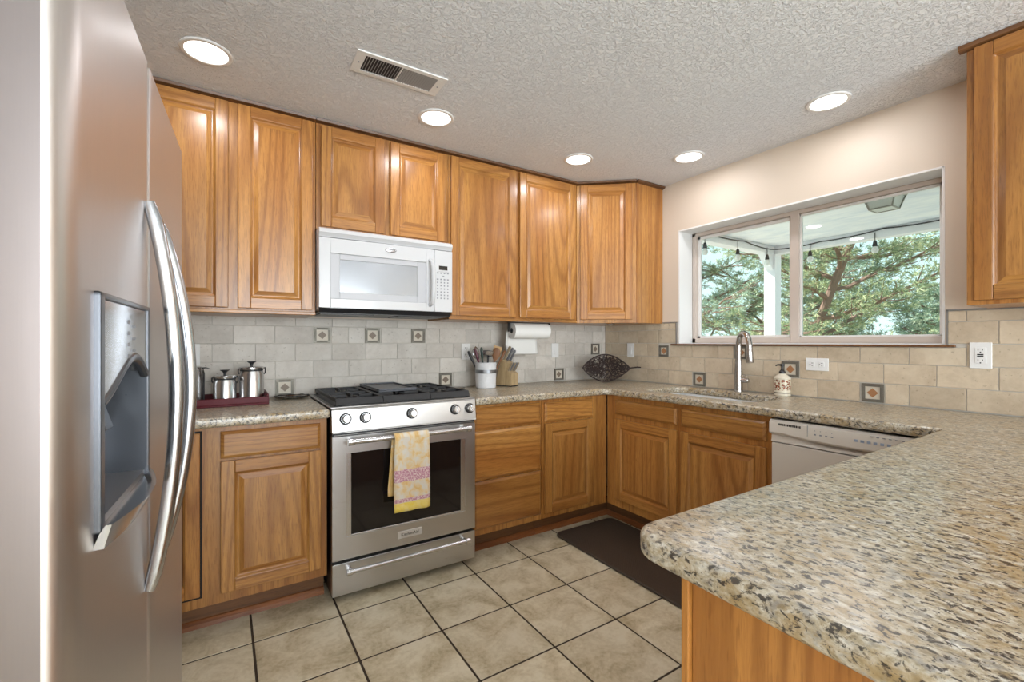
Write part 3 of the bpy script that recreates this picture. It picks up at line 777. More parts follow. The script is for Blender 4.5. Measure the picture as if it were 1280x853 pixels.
# ------------------------------------------------------------------ microwave
MX0, MX1, MY = .407, 1.148, 2.462
m = thing('microwave', 'white over-the-range microwave below the short oak cabinet', 'microwave', (MX0, MY, 1.376))
def mp(name, bm, mt, par=None, **k): return obj(name, bm, mt, par or m, world=True, **k)
bm = B(); box(bm, MX0, MX1, MY+.035, YB-.012, 1.392, 1.815); mp('case', bm, WHITEA, bevel=.004)
bm = B(); box(bm, MX0+.004, MX1-.004, MY+.03, YB-.03, 1.378, 1.392)
box(bm, MX0+.02, MX0+.30, MY+.08, MY+.28, 1.374, 1.378); box(bm, MX1-.30, MX1-.02, MY+.08, MY+.28, 1.374, 1.378)
prism(bm, [(MY+.012, 1.405), (MY+.035, 1.405), (MY+.035, 1.380), (MY+.03, 1.380)], MX0+.004, MX1-.004, 0, Matrix(((0, 0, 1, 0), (1, 0, 0, 0), (0, 1, 0, 0), (0, 0, 0, 1))))
bmesh.ops.recalc_face_normals(bm, faces=bm.faces)
mp('vent_base', bm, BLACKP, label='black underside with grease filters')
bm = B(); prism(bm, [(MY+.034, 1.766), (MY+.006, 1.766), (MY-.006, 1.790), (MY-.004, 1.806), (MY+.012, 1.815), (MY+.034, 1.815)], MX0, MX1, 0, Matrix(((0, 0, 1, 0), (1, 0, 0, 0), (0, 1, 0, 0), (0, 0, 0, 1))))
bmesh.ops.recalc_face_normals(bm, faces=bm.faces)
mp('top_grille', bm, WHITEA, bevel=.003)
bm = B(); box(bm, MX0+.01, MX1-.01, MY+.0, MY+.01, 1.7665, 1.770); mp('grille_slot', bm, WHITEG)
bm = B(); frame_rect(bm, MX0, 1.032, 1.404, 1.764, .463, .985, 1.452, 1.686, MY, MY+.034)
bmesh.ops.remove_doubles(bm, verts=bm.verts, dist=1e-5)
md = mp('door', bm, WHITEA, bevel=.003)
bm = B(); frame_rect(bm, .463, .985, 1.452, 1.686, .509, .932, 1.488, 1.657, MY+.004, MY+.03); mp('window_border', bm, WHITEG, md, bevel=.002)
bm = B(); box(bm, .509, .932, MY+.007, MY+.03, 1.488, 1.657); mp('door_window', bm, MWGLASS, md, label='grey see-through door window')
bm = B(); tube(bm, [(1.006, MY+.002, 1.700), (1.010, MY-.022, 1.690), (1.013, MY-.033, 1.650), (1.013, MY-.037, 1.570), (1.013, MY-.033, 1.490), (1.010, MY-.022, 1.450), (1.006, MY+.002, 1.440)], [.011, .012, .0125, .0125, .0125, .012, .011], 16)
mp('handle', bm, WHITEA, md, smooth=True)
bm = B(); lathe(bm, [(0, .004), (.020, .004), (.028, .002), (.030, 0)], (0, 0, 0), 32, sx=1.05, sy=.42)
bmesh.ops.transform(bm, matrix=Matrix.Translation((.777, MY, 1.733)) @ Matrix.Rotation(PI/2, 4, 'X'), verts=bm.verts)
em = mp('emblem', bm, simple('emblem_silver', (.42, .42, .44), .25, .8), md, smooth=True, label='silver oval emblem')
bm = B(); tube(bm, [(.777+.026*math.cos(a), MY-.0045, 1.733+.009*math.sin(a)+.002*math.sin(3*a)) for a in [k*.42-.6 for k in range(13)]], .0013, 6); mp('emblem_ring', bm, CHROME, em)
bm = B(); box(bm, 1.035, MX1, MY, MY+.034, 1.404, 1.764); mc = mp('control_panel', bm, WHITEA, bevel=.003)
bm = B(); box(bm, 1.062, 1.116, MY-.0015, MY+.002, 1.650, 1.674); mp('display', bm, BLACKG, mc, label='small black clock display')
for ri in range(9):
    z = 1.632-ri*.0185
    bm = B()
    for ci in range(4 if ri not in (1,) else 1):
        x = 1.052+ci*.0215 if ri != 1 else 1.088; w = .0065 if ri < 3 else .0045
        box(bm, x-w/2, x+w+.001, MY-.001, MY+.001, z-.0045, z+.0035)
    if ri < 1: box(bm, 1.05, 1.125, MY-.001, MY+.001, z+.0075, z+.0085)
    mp('key_row', bm, GREYM, mc)
bm = B(); box(bm, 1.0322, 1.0348, MY+.004, MY+.03, 1.404, 1.764); mp('door_gap', bm, GREYM)

# ------------------------------------------------------------------ refrigerator (local x outwards, y along its width)
FO = (-.1442, .680, 0); FR = -math.atan(.049)
f = thing('refrigerator', 'stainless side-by-side refrigerator with ice dispenser at left', 'refrigerator', FO, FR)
def fdoor(y0, y1, z0, z1, depth, cut=None, rn=.05, rf=.012, bow=.0):
    """door in plan with a rounded near edge; cut=(ya,yb,za,zb) leaves an opening"""
    pts = []
    for k in range(9):
        a = PI/2*k/8; pts.append((-.022+.022*math.sin(a), y0+rn-rn*math.cos(a)))
    for k in range(1, 10): t = k/10; pts.append((bow*math.sin(PI*t), y0+rn+(y1-rf-y0-rn)*t))
    for k in range(7): a = PI/2*k/6; pts.append((-rf+rf*math.cos(a), y1-rf+rf*math.sin(a)))
    zs = [z0, z1] if not cut else [z0, cut[2], cut[3], z1]
    bm = B(); ring = []
    for z in zs:
        ring.append([bm.verts.new((x, y, z)) for x, y in pts]+[bm.verts.new((-depth, y1, z)), bm.verts.new((-depth, y0, z))])
    n = len(ring[0])
    for a, b, zi in zip(ring, ring[1:], range(9)):
        for i in range(n):
            j = (i+1) % n
            if cut and zi == 1:
                ym = (a[i].co.y+a[j].co.y)/2
                if cut[0] < ym < cut[1] and i < len(pts)-1: continue
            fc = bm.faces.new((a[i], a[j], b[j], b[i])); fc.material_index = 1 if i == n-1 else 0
    bm.faces.new(ring[0][::-1]); bm.faces.new(ring[-1])
    return bm
bm = B(); box(bm, -.755, -.075, .012, .905, .02, 1.745); obj('cabinet_body', bm, simple('fridge_case', (.16, .16, .165), .5), f, bevel=.004)
bm = B(); box(bm, -.72, -.09, .03, .88, .0, .02); obj('base', bm, BLACKP, f)
SEAM = .432
# freezer door: solid pieces around the dispenser opening (opening Y .09..41, Z .958..1.293)
DY0, DY1, DZ0, DZ1 = .092, .408, .960, 1.292
bm = fdoor(0, SEAM, .06, 1.762, .07)
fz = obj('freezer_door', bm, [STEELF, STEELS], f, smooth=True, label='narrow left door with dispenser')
bmc = B(); box(bmc, -.062, .2, DY0+.012, DY1-.012, DZ0+.03, DZ1-.012)
cut = obj('cutter_tmp', bmc, STEELF, None); cut.matrix_world = WM['refrigerator'] 
bo = fz.modifiers.new('cut', 'BOOLEAN'); bo.object = cut; bo.operation = 'DIFFERENCE'; bo.solver = 'EXACT'
dg = bpy.context.evaluated_depsgraph_get(); dg.update()
nm = bpy.data.meshes.new_from_object(fz.evaluated_get(dg)); fz.modifiers.clear(); fz.data = nm; bpy.data.objects.remove(cut)
bm = fdoor(.440, .912, .06, 1.762, .07, rn=.012, rf=.016); fr = obj('fridge_door', bm, [STEELF, STEELF], f, smooth=True, label='wider right door')
bm = B(); box(bm, -.04, -.004, SEAM+.001, SEAM+.007, .06, 1.762); obj('door_gasket', bm, BLACKP, f)
def fhandle(y, z0, z1, par, pk):
    bm = B(); pts = []; rs = []; N = 25
    for k in range(N):
        t = k/(N-1); z = z0+(z1-z0)*t; pts.append((.006+pk*math.sin(PI*t)**.8, y, z)); rs.append(.0122 if 0 < k < N-1 else .009)
    tube(bm, pts, rs, 14, flat=.85, ref=(1, 0, 0))
    o = obj('handle', bm, HANDLE, par, smooth=True)
fhandle(.404, .760, 1.490, fz, .041); fhandle(.470, .790, 1.475, fr, .056)
# dispenser
ds = obj('dispenser', (lambda b: (frame_rect(b, 0, 1, 0, 1, .2, .8, .2, .8, 0, .1), b)[1])(B()), DSPLIGHT, fz)  # placeholder mesh replaced below
bm = B()
def yz(bm, y0, y1, z0, z1, x0, x1, mi=0): box(bm, x0, x1, y0, y1, z0, z1, mi)
yz(bm, DY0, DY0+.020, DZ0+.02, DZ1, -.06, .007, 0); yz(bm, DY1-.014, DY1, DZ0+.02, DZ1, -.06, .007, 0); yz(bm, DY0, DY1, DZ1-.008, DZ1, -.06, .007, 0)
yz(bm, DY0+.012, DY1-.012, DZ0+.02, DZ1, -.0615, -.056, 1)
bm.to_mesh(ds.data); bm.free(); ds.data.materials.clear(); ds.data.materials.append(DSPGREY); ds.data.materials.append(DSPGREY)
b2 = ds.modifiers.new('b', 'BEVEL'); b2.width = .004; b2.segments = 2
ds['label'] = 'grey water and ice dispenser recess'
# control fascia with arched lower edge
bm = B(); ya, yb_ = DY0+.018, DY1-.012; n = 18
top = DZ1-.008
va = []; 
for k in range(n+1):
    t = k/n; y = ya+(yb_-ya)*t; zb = 1.150+.022*t+.042*math.sin(PI*t**1.5)
    va.append((y, zb))
poly = [(y, z) for y, z in va]+[(yb_, top), (ya, top)]
prism(bm, poly, -.02, .004, 0, Matrix(((0, 0, 1, 0), (1, 0, 0, 0), (0, 1, 0, 0), (0, 0, 0, 1))))
bmesh.ops.recalc_face_normals(bm, faces=bm.faces)
fa = obj('control_fascia', bm, DSPLIGHT, ds, bevel=.002, label='shiny silver control fascia')
bm = B(); tube(bm, [(.0, y, z-.005) for y, z in va], .0075, 10); obj('fascia_lip', bm, DSPGREY, ds, smooth=True)
bm = B(); 
for k in range(4): box(bm, .004, .0046, .245, .262, 1.255-k*.018, 1.261-k*.018)
for k in range(3): box(bm, .004, .0046, .275, .300, 1.250-k*.020, 1.254-k*.020)
obj('button_marks', bm, GREYM, fa)
for y in (.18, .31):
    bm = B(); prism(bm, [(-.055, 1.135), (-.036, 1.080), (-.030, 1.083), (-.050, 1.15)], y-.022, y+.022, 0, Matrix(((1, 0, 0, 0), (0, 0, 1, 0), (0, 1, 0, 0), (0, 0, 0, 1)))); bmesh.ops.recalc_face_normals(bm, faces=bm.faces); obj('paddle', bm, BLACKP, ds, bevel=.002)
# drip tray: a bowed chin that slopes to the right
bm = B()
sec = []
for k in range(15):
    t = k/14; y = DY0+(DY1-DY0)*t; out = .007+.030*math.sin(PI*min(t*.9+.1, 1))**.9; zt = .990; sec.append((y, out, zt))
vt = []; vb = []
for y, o_, z in sec: vt.append(((o_, y, z))); vb.append((o_*.55, y, z-.030-.004*math.sin(PI*(y-DY0)/(DY1-DY0))))
tv = [bm.verts.new(p) for p in vt]; bv = [bm.verts.new(p) for p in vb]; ti = [bm.verts.new((p[0]-.006, p[1], p[2])) for p in vt]; tf = [bm.verts.new((p[0]-.012, p[1], p[2]-.010)) for p in vt]
br_ = [bm.verts.new((-.055, p[1], p[2]-.010)) for p in vt]; bb = [bm.verts.new((-.002, p[1], p[2])) for p in vb]
for i in range(14):
    for a, b in ((bv, tv), (tv, ti), (ti, tf), (tf, br_), (bb, bv)): bm.faces.new((a[i], a[i+1], b[i+1], b[i]))
for i in (0, 14): bm.faces.new((bb[i], bv[i], tv[i], ti[i], tf[i]) if i else (tf[i], ti[i], tv[i], bv[i], bb[i]))
bmesh.ops.recalc_face_normals(bm, faces=bm.faces)
obj('drip_tray', bm, DSPLIGHT, ds, smooth=True)

# ------------------------------------------------------------------ dishwasher (faces -X)
d = thing('dishwasher', 'almond-white dishwasher under the counter near the peninsula', 'dishwasher', (2.20, 1.155, 0), -PI/2)
bm = B(); box(bm, .0, .592, .03, .57, .1, .862); obj('tub', bm, BLACKP, d)
bm = B(); box(bm, .004, .588, -.0, .03, .125, .752); dd = obj('door', bm, ALMOND, d, bevel=.004)
bm = B(); n = 24; rows = []
for k in range(n+1):
    t = k/n; x = .002+.588*t
    dip = .036*max(0, math.sin(PI*min(1, max(0, (t-.12)/.86))))**.7
    zb = .800-dip*.35
    rows.append([(x, .03, .862), (x, -.004, .862), (x, -.016, .852), (x, -.018, zb+.004), (x, -.012, zb-.004), (x, -.002+.0, zb-.006), (x, .006+dip*.35, zb-.012), (x, .004, .768), (x, .0, .757), (x, .03, .757)])
vr = [[bm.verts.new(p) for p in rw] for rw in rows]
for a, b in zip(vr, vr[1:]):
    for i in range(9): bm.faces.new((a[i], b[i], b[i+1], a[i+1]))
bm.faces.new(vr[0]); bm.faces.new(vr[-1][::-1]); bmesh.ops.recalc_face_normals(bm, faces=bm.faces)
cpn = obj('control_panel', bm, ALMOND, d, smooth=True)
bm = B()
for k in range(13): box(bm, .045+k*.0075, .050+k*.0075, -.0175, -.014, .838-.003*0, .848-.000)
obj('air_vent', bm, BLACKP, cpn, label='row of small black vent slots')
bm = B(); box(bm, .168, .1692, -.0188, -.015, .806, .856); obj('panel_seam', bm, GREYM, cpn)
bm = B()
for k in range(4): box(bm, .195+k*.022, .203+k*.022, -.019, -.0175, .818, .8235); box(bm, .197+k*.022, .200+k*.022, -.019, -.0175, .836, .839)
for k in range(7): box(bm, .40+k*.020, .409+k*.020, -.019, -.0175, .846, .849)
obj('panel_marks', bm, GREYM, cpn)
bm = B()
for k in range(6): box(bm, .345+k*.022, .357+k*.022, -.019, -.0175, .818, .828)
obj('panel_marks', bm, BLUEM, cpn)
bm = B(); box(bm, .0, .592, .05, .06, 0, .11); obj('toe_panel', bm, BLACKP, d)

# ------------------------------------------------------------------ wall plates
def plate(M, kind, label, w=.070, h=.114):
    o = thing('wall_outlet' if kind != 'switch' else 'wall_switch', label, 'outlet' if kind != 'switch' else 'switch', M.translation)
    bm = B(); box(bm, -w/2, w/2, -.006, 0, -h/2, h/2, 0, M); obj('plate', bm, PLATE, o, world=True, bevel=.002)
    bm = B()
    if kind == 'gfci': box(bm, -.017, .017, -.009, -.005, -.034, .034, 0, M)
    elif kind == 'switch': box(bm, -.017, .017, -.008, -.005, -.033, .033, 0, M); box(bm, -.014, .014, -.0105, -.006, -.030, .0, 0, M)
    else:
        for s in (-1, 1): prism(bm, rrect(-.016, .016, s*.024-.014, s*.024+.014, .010), .005, .0085, 0, M @ Matrix.Rotation(PI/2, 4, 'X'))
    obj('socket_face' if kind != 'switch' else 'rocker', bm, PLATE, o, world=True, bevel=.0008)
    if kind != 'switch':
        bm = B()
        for s in (-1, 1):
            zc = s*(.024 if kind != 'gfci' else .023)
            box(bm, -.0085, -.0060, -.0095, -.0085, zc-.002, zc+.007, 0, M); box(bm, .0060, .0080, -.0095, -.0085, zc-.001, zc+.006, 0, M)
            cyl(bm, M @ Vector((0, -.0085, zc-.009)), M @ Vector((0, -.0095, zc-.009)), .0026, seg=10)
        if kind == 'gfci': box(bm, -.010, .010, -.0105, -.009, -.0065, -.0015, 0, M); box(bm, -.010, .010, -.0105, -.009, .0015, .0065, 0, M)
        obj('slots', bm, BLACKP, o, world=True)
YP = YB-.0108; XP = XR-.0108
TR = Matrix.Translation; RR = Matrix.Rotation(-PI/2, 4, 'Z')
plate(TR((-.140, YP, 1.160)), 'outlet', 'white wall outlet behind the leftmost canister beside the refrigerator')
plate(TR((1.441, YP, 1.160)), 'outlet', 'white wall outlet left of the utensil crock')
plate(TR((2.236, YP, 1.160)), 'switch', 'white wall switch right of the paper towel roll')
plate(TR((XP, 2.578, 1.160)) @ RR, 'switch', 'white wall switch between the leaf basket and window')
plate(TR((XP, 1.210, 1.102)) @ RR @ Matrix.Rotation(PI/2, 4, 'Y'), 'outlet', 'white outlet mounted sideways right of the soap dispenser')
plate(TR((XP, .564, 1.168)) @ RR, 'gfci', 'white wall outlet with black buttons under the right cabinet')

# ------------------------------------------------------------------ items on the counter
Z = C+.0005
# tray
t = thing('serving_tray', 'dark red lacquer tray on the left countertop', 'tray', (-.02, 2.716, Z))
bm = B(); x0, x1, y0, y1 = -.23, .192, 2.572, 2.850
box(bm, x0, x1, y0, y1, Z, Z+.010); box(bm, x0, x1, y0, y0+.010, Z+.01, Z+.040); box(bm, x0, x1, y1-.010, y1, Z+.01, Z+.040)
obj('tray_body', bm, MAHOG, t, world=True, bevel=.002)
for xa in (x0, x1-.010):
    bm = B(); box(bm, xa, xa+.010, y0+.01, y1-.01, Z+.010, Z+.024); box(bm, xa, xa+.010, y0+.01, y0+.09, Z+.024, Z+.052); box(bm, xa, xa+.010, y1-.09, y1-.01, Z+.024, Z+.052); box(bm, xa, xa+.010, y0+.09, y1-.09, Z+.044, Z+.052)
    obj('tray_handle', bm, MAHOG, t, world=True, bevel=.002)
ZTR = Z+.0105
def canister(x, y, rr, h, label, knob=True):
    c = thing('canister', label, 'canister', (x, y, ZTR), 0, None)
    bm = B(); lathe(bm, [(0, 0), (rr-.003, 0), (rr, .004), (rr, h-.034), (rr-.006, h-.022), (rr-.006, h-.014)], (0, 0, 0), 40); obj('body', bm, CHROME, c, smooth=True)
    bm = B(); lathe(bm, [(rr-.005, h-.014), (rr+.0, h-.013), (rr+.002, h-.008), (rr+.002, h-.003), (rr-.004, h), (0, h+.001)], (0, 0, 0), 40); ld = obj('lid', bm, CHROME, c, smooth=True)
    bm = B(); lathe(bm, [(rr-.004, h-.021), (rr-.003, h-.0145)], (0, 0, 0), 40, close=False); obj('seal', bm, RUBBER, c, smooth=True)
    bm = B(); lathe(bm, [(.006, h), (.006, h+.008), (.009, h+.016), (.020, h+.024), (.021, h+.027), (.010, h+.025), (0, h+.024)], (0, 0, 0), 24); obj('knob', bm, BLACKP, ld, smooth=True, label='black flared knob')
    bm = B(); tube(bm, [(rr-.002, 0, h-.040), (rr+.005, 0, h-.034), (rr+.006, 0, h-.018), (rr+.004, 0, h-.004)], .003, 8); tube(bm, [(-rr+.002, 0, h-.036), (-rr-.003, 0, h-.028), (-rr-.003, 0, h-.010)], .003, 8); obj('clamp', bm, BLACKP, c)
    return c
canister(.119, 2.645, .055, .177, 'tall steel canister with black knob lid at right end of red tray')
canister(.004, 2.64, .050, .138, 'short steel canister with black knob lid between two taller ones')
c = thing('canister', 'tall slim steel jug at left of red tray beside the refrigerator', 'canister', (-.135, 2.645, ZTR))
bm = B(); lathe(bm, [(0, 0), (.048, 0), (.050, .003), (.050, .168), (.052, .172), (.050, .176), (.046, .174), (.046, .01), (0, .008)], (0, 0, 0), 40); obj('body', bm, CHROME, c, smooth=True)
bm = B(); tube(bm, [(.046, 0, .176), (.062, 0, .177), (.078, 0, .172)], [.008, .006, .002], 10, flat=.5); tube(bm, [(.048, 0, .174), (.054, 0, .15), (.053, 0, .02)], .0035, 8); obj('spout', bm, BLACKP, c, smooth=True)
bm = B(); lathe(bm, [(.044, .170), (.044, .182), (.02, .186), (0, .186)], (0, 0, 0), 32); tube(bm, [(-.03, 0, .186), (-.02, 0, .215), (.0, 0, .215), (.008, 0, .186)], .003, 8); obj('lid', bm, SATIN, c, smooth=True)
# pinecone ornament on tray
bm = B()
for k in range(60):
    a = k*2.4; zz = .03*k/60; rr = .016*math.sin(PI*(.15+.8*k/60)); p = Vector((.172+rr*math.cos(a), 2.79+rr*math.sin(a), ZTR+zz+.002)); q = p+Vector((math.cos(a)*.010, math.sin(a)*.010, .004)); cyl(bm, p, q, .004, .001, 6)
cyl(bm, (.172, 2.79, ZTR), (.172, 2.79, ZTR+.034), .008, .003, 8)
tag(obj('pinecone', bm, simple('cone_brown', (.03, .015, .014), .7), origin=(.172, 2.79, ZTR)), 'small dark pinecone ornament in back right corner of red tray', 'ornament')
bm = B(); lathe(bm, [(0, .0), (.020, .0), (.022, .006), (.016, .012), (0, .013)], (-.065, 2.60, ZTR), 20, sx=1.2, sy=.7)
tag(obj('small_dish', bm, PORC, smooth=True, origin=(-.065, 2.60, ZTR)), 'tiny white dish in front of the slim jug on tray', 'dish')
# spoon rest
t = thing('spoon_rest', 'flat oval silver spoon rest left of the range', 'spoon rest', (.318, 2.775, Z))
bm = B(); lathe(bm, [(0, .004), (.055, .004), (.075, .008), (.083, .014), (.086, .014), (.078, .005), (.05, 0), (0, 0)], (0, 0, 0), 40, sx=1.05, sy=.62); obj('dish', bm, SATIN, t, smooth=True)
bm = B(); tube(bm, [(.088*math.cos(a), .053*math.sin(a), .0145+.002*math.sin(a*9)) for a in [2*PI*k/60 for k in range(60)]], .0025, 6, closed=True); obj('rim', bm, BLACKP, t)
t = thing('spoon_rest', 'small flat steel dish between range and utensil crock', 'spoon rest', (1.30, 2.74, Z))
bm = B(); lathe(bm, [(0, .004), (.04, .004), (.062, .011), (.066, .012), (.06, .003), (0, 0)], (0, 0, 0), 36, sx=1.1, sy=.7); obj('dish', bm, SATIN, t, smooth=True)
# utensil crock
CX, CY = 1.517, 2.715
t = thing('utensil_crock', 'white ceramic crock with a grey metal band right of range', 'crock', (CX, CY, Z))
def dim_mat():
    g = G('dimpled_ceramic'); w = g.n('ShaderNodeTexVoronoi'); w.inputs['Scale'].default_value = 75; g.l(g.coord(rnd=False), w.inputs['Vector'])
    g.b.inputs['Base Color'].default_value = (.76, .77, .79, 1); g.b.inputs['Roughness'].default_value = .35; g.bump(w.outputs['Distance'], .45, .003); return g.m
DIMP = dim_mat()
bm = B(); lathe(bm, [(0, 0), (.066, 0), (.069, .004), (.073, .168), (.075, .172), (.072, .174), (.068, .170), (.064, .012), (0, .012)], (0, 0, 0), 48); obj('pot', bm, DIMP, t, smooth=True)
bm = B(); lathe(bm, [(.0715, .100), (.0735, .101), (.0742, .124), (.0725, .125)], (0, 0, 0), 48, close=False); obj('band', bm, simple('grey_band', (.30, .31, .33), .3, .8), t, smooth=True, label='grey metal band')
def utensil(name, label, ang, lean, L, head, hm, mat, base=(0, 0)):
    """stick standing in the crock: ang = direction of lean, head in {'spoon','slot','ladle','stick','spatula','tongs'}"""
    u = thing(name, label, 'utensil', (CX+base[0], CY+base[1], Z+.014), ang)
    R = Matrix.Rotation(lean, 4, 'Y')
    Hd = L*.66
    bm = B(); tube(bm, [(0, 0, 0), (0, 0, Hd)], [.005, .0055], 10); bmesh.ops.transform(bm, matrix=R, verts=bm.verts); obj('handle', bm, mat, u, smooth=True)
    bm = B()
    if head == 'spoon': lathe(bm, [(0, Hd-.005), (.006, Hd), (.018, Hd+.02), (.027, Hd+.05), (.024, Hd+.075), (.012, Hd+.09), (0, Hd+.093)], (0, 0, 0), 20, sx=1, sy=.25)
    elif head == 'ladle': lathe(bm, [(0, Hd-.005), (.008, Hd), (.034, Hd+.012), (.046, Hd+.040), (.043, Hd+.040), (.030, Hd+.018), (0, Hd+.008)], (0, 0, 0), 24)
    elif head == 'spatula': prism(bm, [(-.006, Hd-.005), (-.028, Hd+.02), (-.030, Hd+.09), (.030, Hd+.09), (.028, Hd+.02), (.006, Hd-.005)], -.002, .002, 0, Matrix.Rotation(PI/2, 4, 'X'))
    elif head == 'slot':
        for q in range(7):
            a = PI*q/7; tube(bm, [(0, 0, Hd-.004)]+[(math.cos(a)*.034*math.sin(PI*s/8), math.sin(a)*.034*math.sin(PI*s/8), Hd+.095*s/8) for s in range(1, 8)]+[(0, 0, Hd+.095)], .0022, 6)
    else: lathe(bm, [(.0055, Hd), (.009, Hd+.02), (.010, Hd+.07), (.006, Hd+.085), (0, Hd+.088)], (0, 0, 0), 14)
    bmesh.ops.transform(bm, matrix=R, verts=bm.verts); obj('head', bm, hm, u, smooth=(head != 'spatula'))
WOODL = simple('light_wood', (.48, .30, .13), .6); WOODD = simple('brown_wood', (.20, .085, .03), .5); REDB = simple('dark_red_plastic', (.09, .012, .03), .35); GREENB = simple('dark_green_plastic', (.02, .05, .04), .35)
utensil('ladle', 'shiny steel ladle rising highest in the middle of the crock', -.45, .06, .30, 'ladle', CHROME, BLACKP, (-.004, -.014))
utensil('ladle', 'black round ladle behind the steel one in the crock', .4, .16, .30, 'ladle', BLACKP, BLACKP, (.006, .012))
utensil('serving_spoon', 'brown wooden spoon with an oval bowl at front of crock', -.55, .22, .262, 'spoon', WOODD, WOODD, (.014, -.020))
utensil('wooden_spatula', 'pale wooden spatula standing at right of crock', -.3, .26, .285, 'spatula', WOODL, WOODL, (.022, .006))
utensil('thin_spoon', 'thin brown spoon handle leaning out to the right of crock', -.50, .44, .27, 'stick', WOODD, WOODD, (.02, -.004))
utensil('cooking_utensil', 'dark red handled tool leaning left in the crock', 2.75, .28, .265, 'stick', REDB, REDB, (-.012, -.018))
utensil('cooking_utensil', 'black handled tool leaning farthest left in the crock', 2.65, .42, .262, 'stick', BLACKP, BLACKP, (-.016, .0))
utensil('whisk', 'steel whisk leaning left at the back of crock', 2.5, .20, .27, 'slot', CHROME, CHROME, (-.014, .012))
utensil('cooking_utensil', 'dark green handled tool standing left of the steel ladle', 2.9, .10, .27, 'stick', GREENB, GREENB, (-.008, -.004))
# knife block
KA = Vector((.39, -.92)).normalized(); KW = Vector((.92, .39)).normalized()
kb = thing('knife_block', 'light wooden knife block right of the utensil crock', 'knife block', (1.70, 2.775, Z), math.atan2(KW.y, KW.x))
# local x = width axis, local -y = towards the viewer
BW = oak('block_wood', 'z', (.56, .42, .24), (.48, .35, .19), (.33, .22, .11), .45)
Mk = Matrix(((0, 0, 1, 0), (-1, 0, 0, .06), (0, 1, 0, 0), (0, 0, 0, 1)))
bm = B(); prism(bm, [(0, 0), (.070, .192), (.112, .165), (.108, .118), (.156, .090), (.150, 0)], -.045, .045, 0, Mk); bmesh.ops.recalc_face_normals(bm, faces=bm.faces)
obj('block', bm, BW, kb, bevel=.003)
bm = B(); prism(bm, [(-.002, 0), (-.002, .006), (.154, .006), (.154, 0)], -.047, .047, 0, Mk); bmesh.ops.recalc_face_normals(bm, faces=bm.faces); obj('base', bm, BLACKP, kb)
TANH = simple('knife_handle_tan', (.33, .26, .17), .4); GREYH = simple('knife_handle_grey', (.16, .165, .18), .35)
mk = WM[kb.name]
lean = Vector((0, -.50, .866)).normalized()
def knife(px, a, z, L, mat, label, grp=None, th=.009):
    p = mk @ Vector((px, .06-a, z)); dirw = (mk.to_3x3() @ lean).normalized()
    k = thing('kitchen_knife', label, 'knife', p, 0, grp)
    bm = B(); tube(bm, [p-dirw*.03, p+dirw*.004], [.004, .007], 8, flat=.4); obj('bolster', bm, CHROME, k, world=True, smooth=True)
    bm = B(); tube(bm, [p+dirw*.003, p+dirw*L*.2, p+dirw*L*.6, p+dirw*L*.9, p+dirw*L], [th*.8, th*1.0, th*.9, th*1.15, th*.8], 10, flat=.7, ref=(0, 0, 1)); obj('handle', bm, mat, k, world=True, smooth=True)
knife(-.028, .080, .184, .112, TANH, 'large knife with tan handle, leftmost in the top row of block', th=.0105)
knife(.0, .088, .180, .105, GREYH, 'knife with grey handle in the middle of the top row of block', th=.0105)
knife(.028, .094, .175, .092, GREYH, 'knife with dark handle, rightmost in the top row of block')
for i in range(5): knife(-.036+i*.018, +.124+i*.0015, .108, .068, GREYH if i % 2 else TANH, 'small steak knife in the lower row of the wooden block', 'steak knives in the lower row of the block', .0065)
# paper towel
pt = thing('paper_towel_holder', 'black under-cabinet paper towel holder beside the knife block', 'holder', (1.86, 2.68, ZU))
bm = B(); cyl(bm, (1.682, 2.68, 1.307), (2.035, 2.68, 1.307), .006, seg=12)
for x in (1.684, 2.030): box(bm, x-.003, x+.003, 2.665, 2.695, 1.300, ZU-.0005)
box(bm, 1.682, 2.033, 2.66, 2.70, ZU-.004, ZU-.0005)
obj('bracket', bm, BLACKP, pt, world=True, bevel=.001)
pr_ = thing('paper_towel_roll', 'white paper towel roll hanging under the oak cabinet', 'paper towel', (1.86, 2.68, 1.307))
bm = B(); R0, R1 = .056, .019; xa, xb = 1.705, 2.010; seg = 48
vs = []
for x, rr in ((xa, R1), (xa, R0), (xb, R0), (xb, R1)): vs.append([bm.verts.new((x, 2.68+rr*math.cos(2*PI*k/seg), 1.307+rr*math.sin(2*PI*k/seg))) for k in range(seg)])
for i in range(4):
    a, b = vs[i], vs[(i+1) % 4]
    for k in range(seg): bm.faces.new((a[k], a[(k+1) % seg], b[(k+1) % seg], b[k]))
bmesh.ops.recalc_face_normals(bm, faces=bm.faces)
obj('roll', bm, PAPER, pr_, world=True, smooth=True)
bm = B(); vs = []
for x, rr in ((xa-.001, R1-.003), (xa-.001, R1), (xb, R1), (xb, R1-.003)): vs.append([bm.verts.new((x, 2.68+rr*math.cos(2*PI*k/24), 1.307+rr*math.sin(2*PI*k/24))) for k in range(24)])
for i in range(4):
    a, b = vs[i], vs[(i+1) % 4]
    for k in range(24): bm.faces.new((a[k], a[(k+1) % 24], b[(k+1) % 24], b[k]))
bmesh.ops.recalc_face_normals(bm, faces=bm.faces)
obj('core', bm, simple('cardboard_core', (.10, .085, .07), .8), pr_, world=True, smooth=True)
bm = B(); rows = []
for k in range(15):
    t_ = k/14; z = 1.307-.170*t_; y = 2.68+.0565*(1-.1*t_)+.030*t_**2*(1 if t_ > .3 else 1)
    rows.append([bm.verts.new((1.700-.012*math.sin(PI*t_)+.012*t_+(1.975-1.700)*i/10*(1-.0*t_), y+.004*math.sin(i*.7+t_*3)*t_, z)) for i in range(11)])
for a, b in zip(rows, rows[1:]):
    for i in range(10): bm.faces.new((a[i], a[i+1], b[i+1], b[i]))
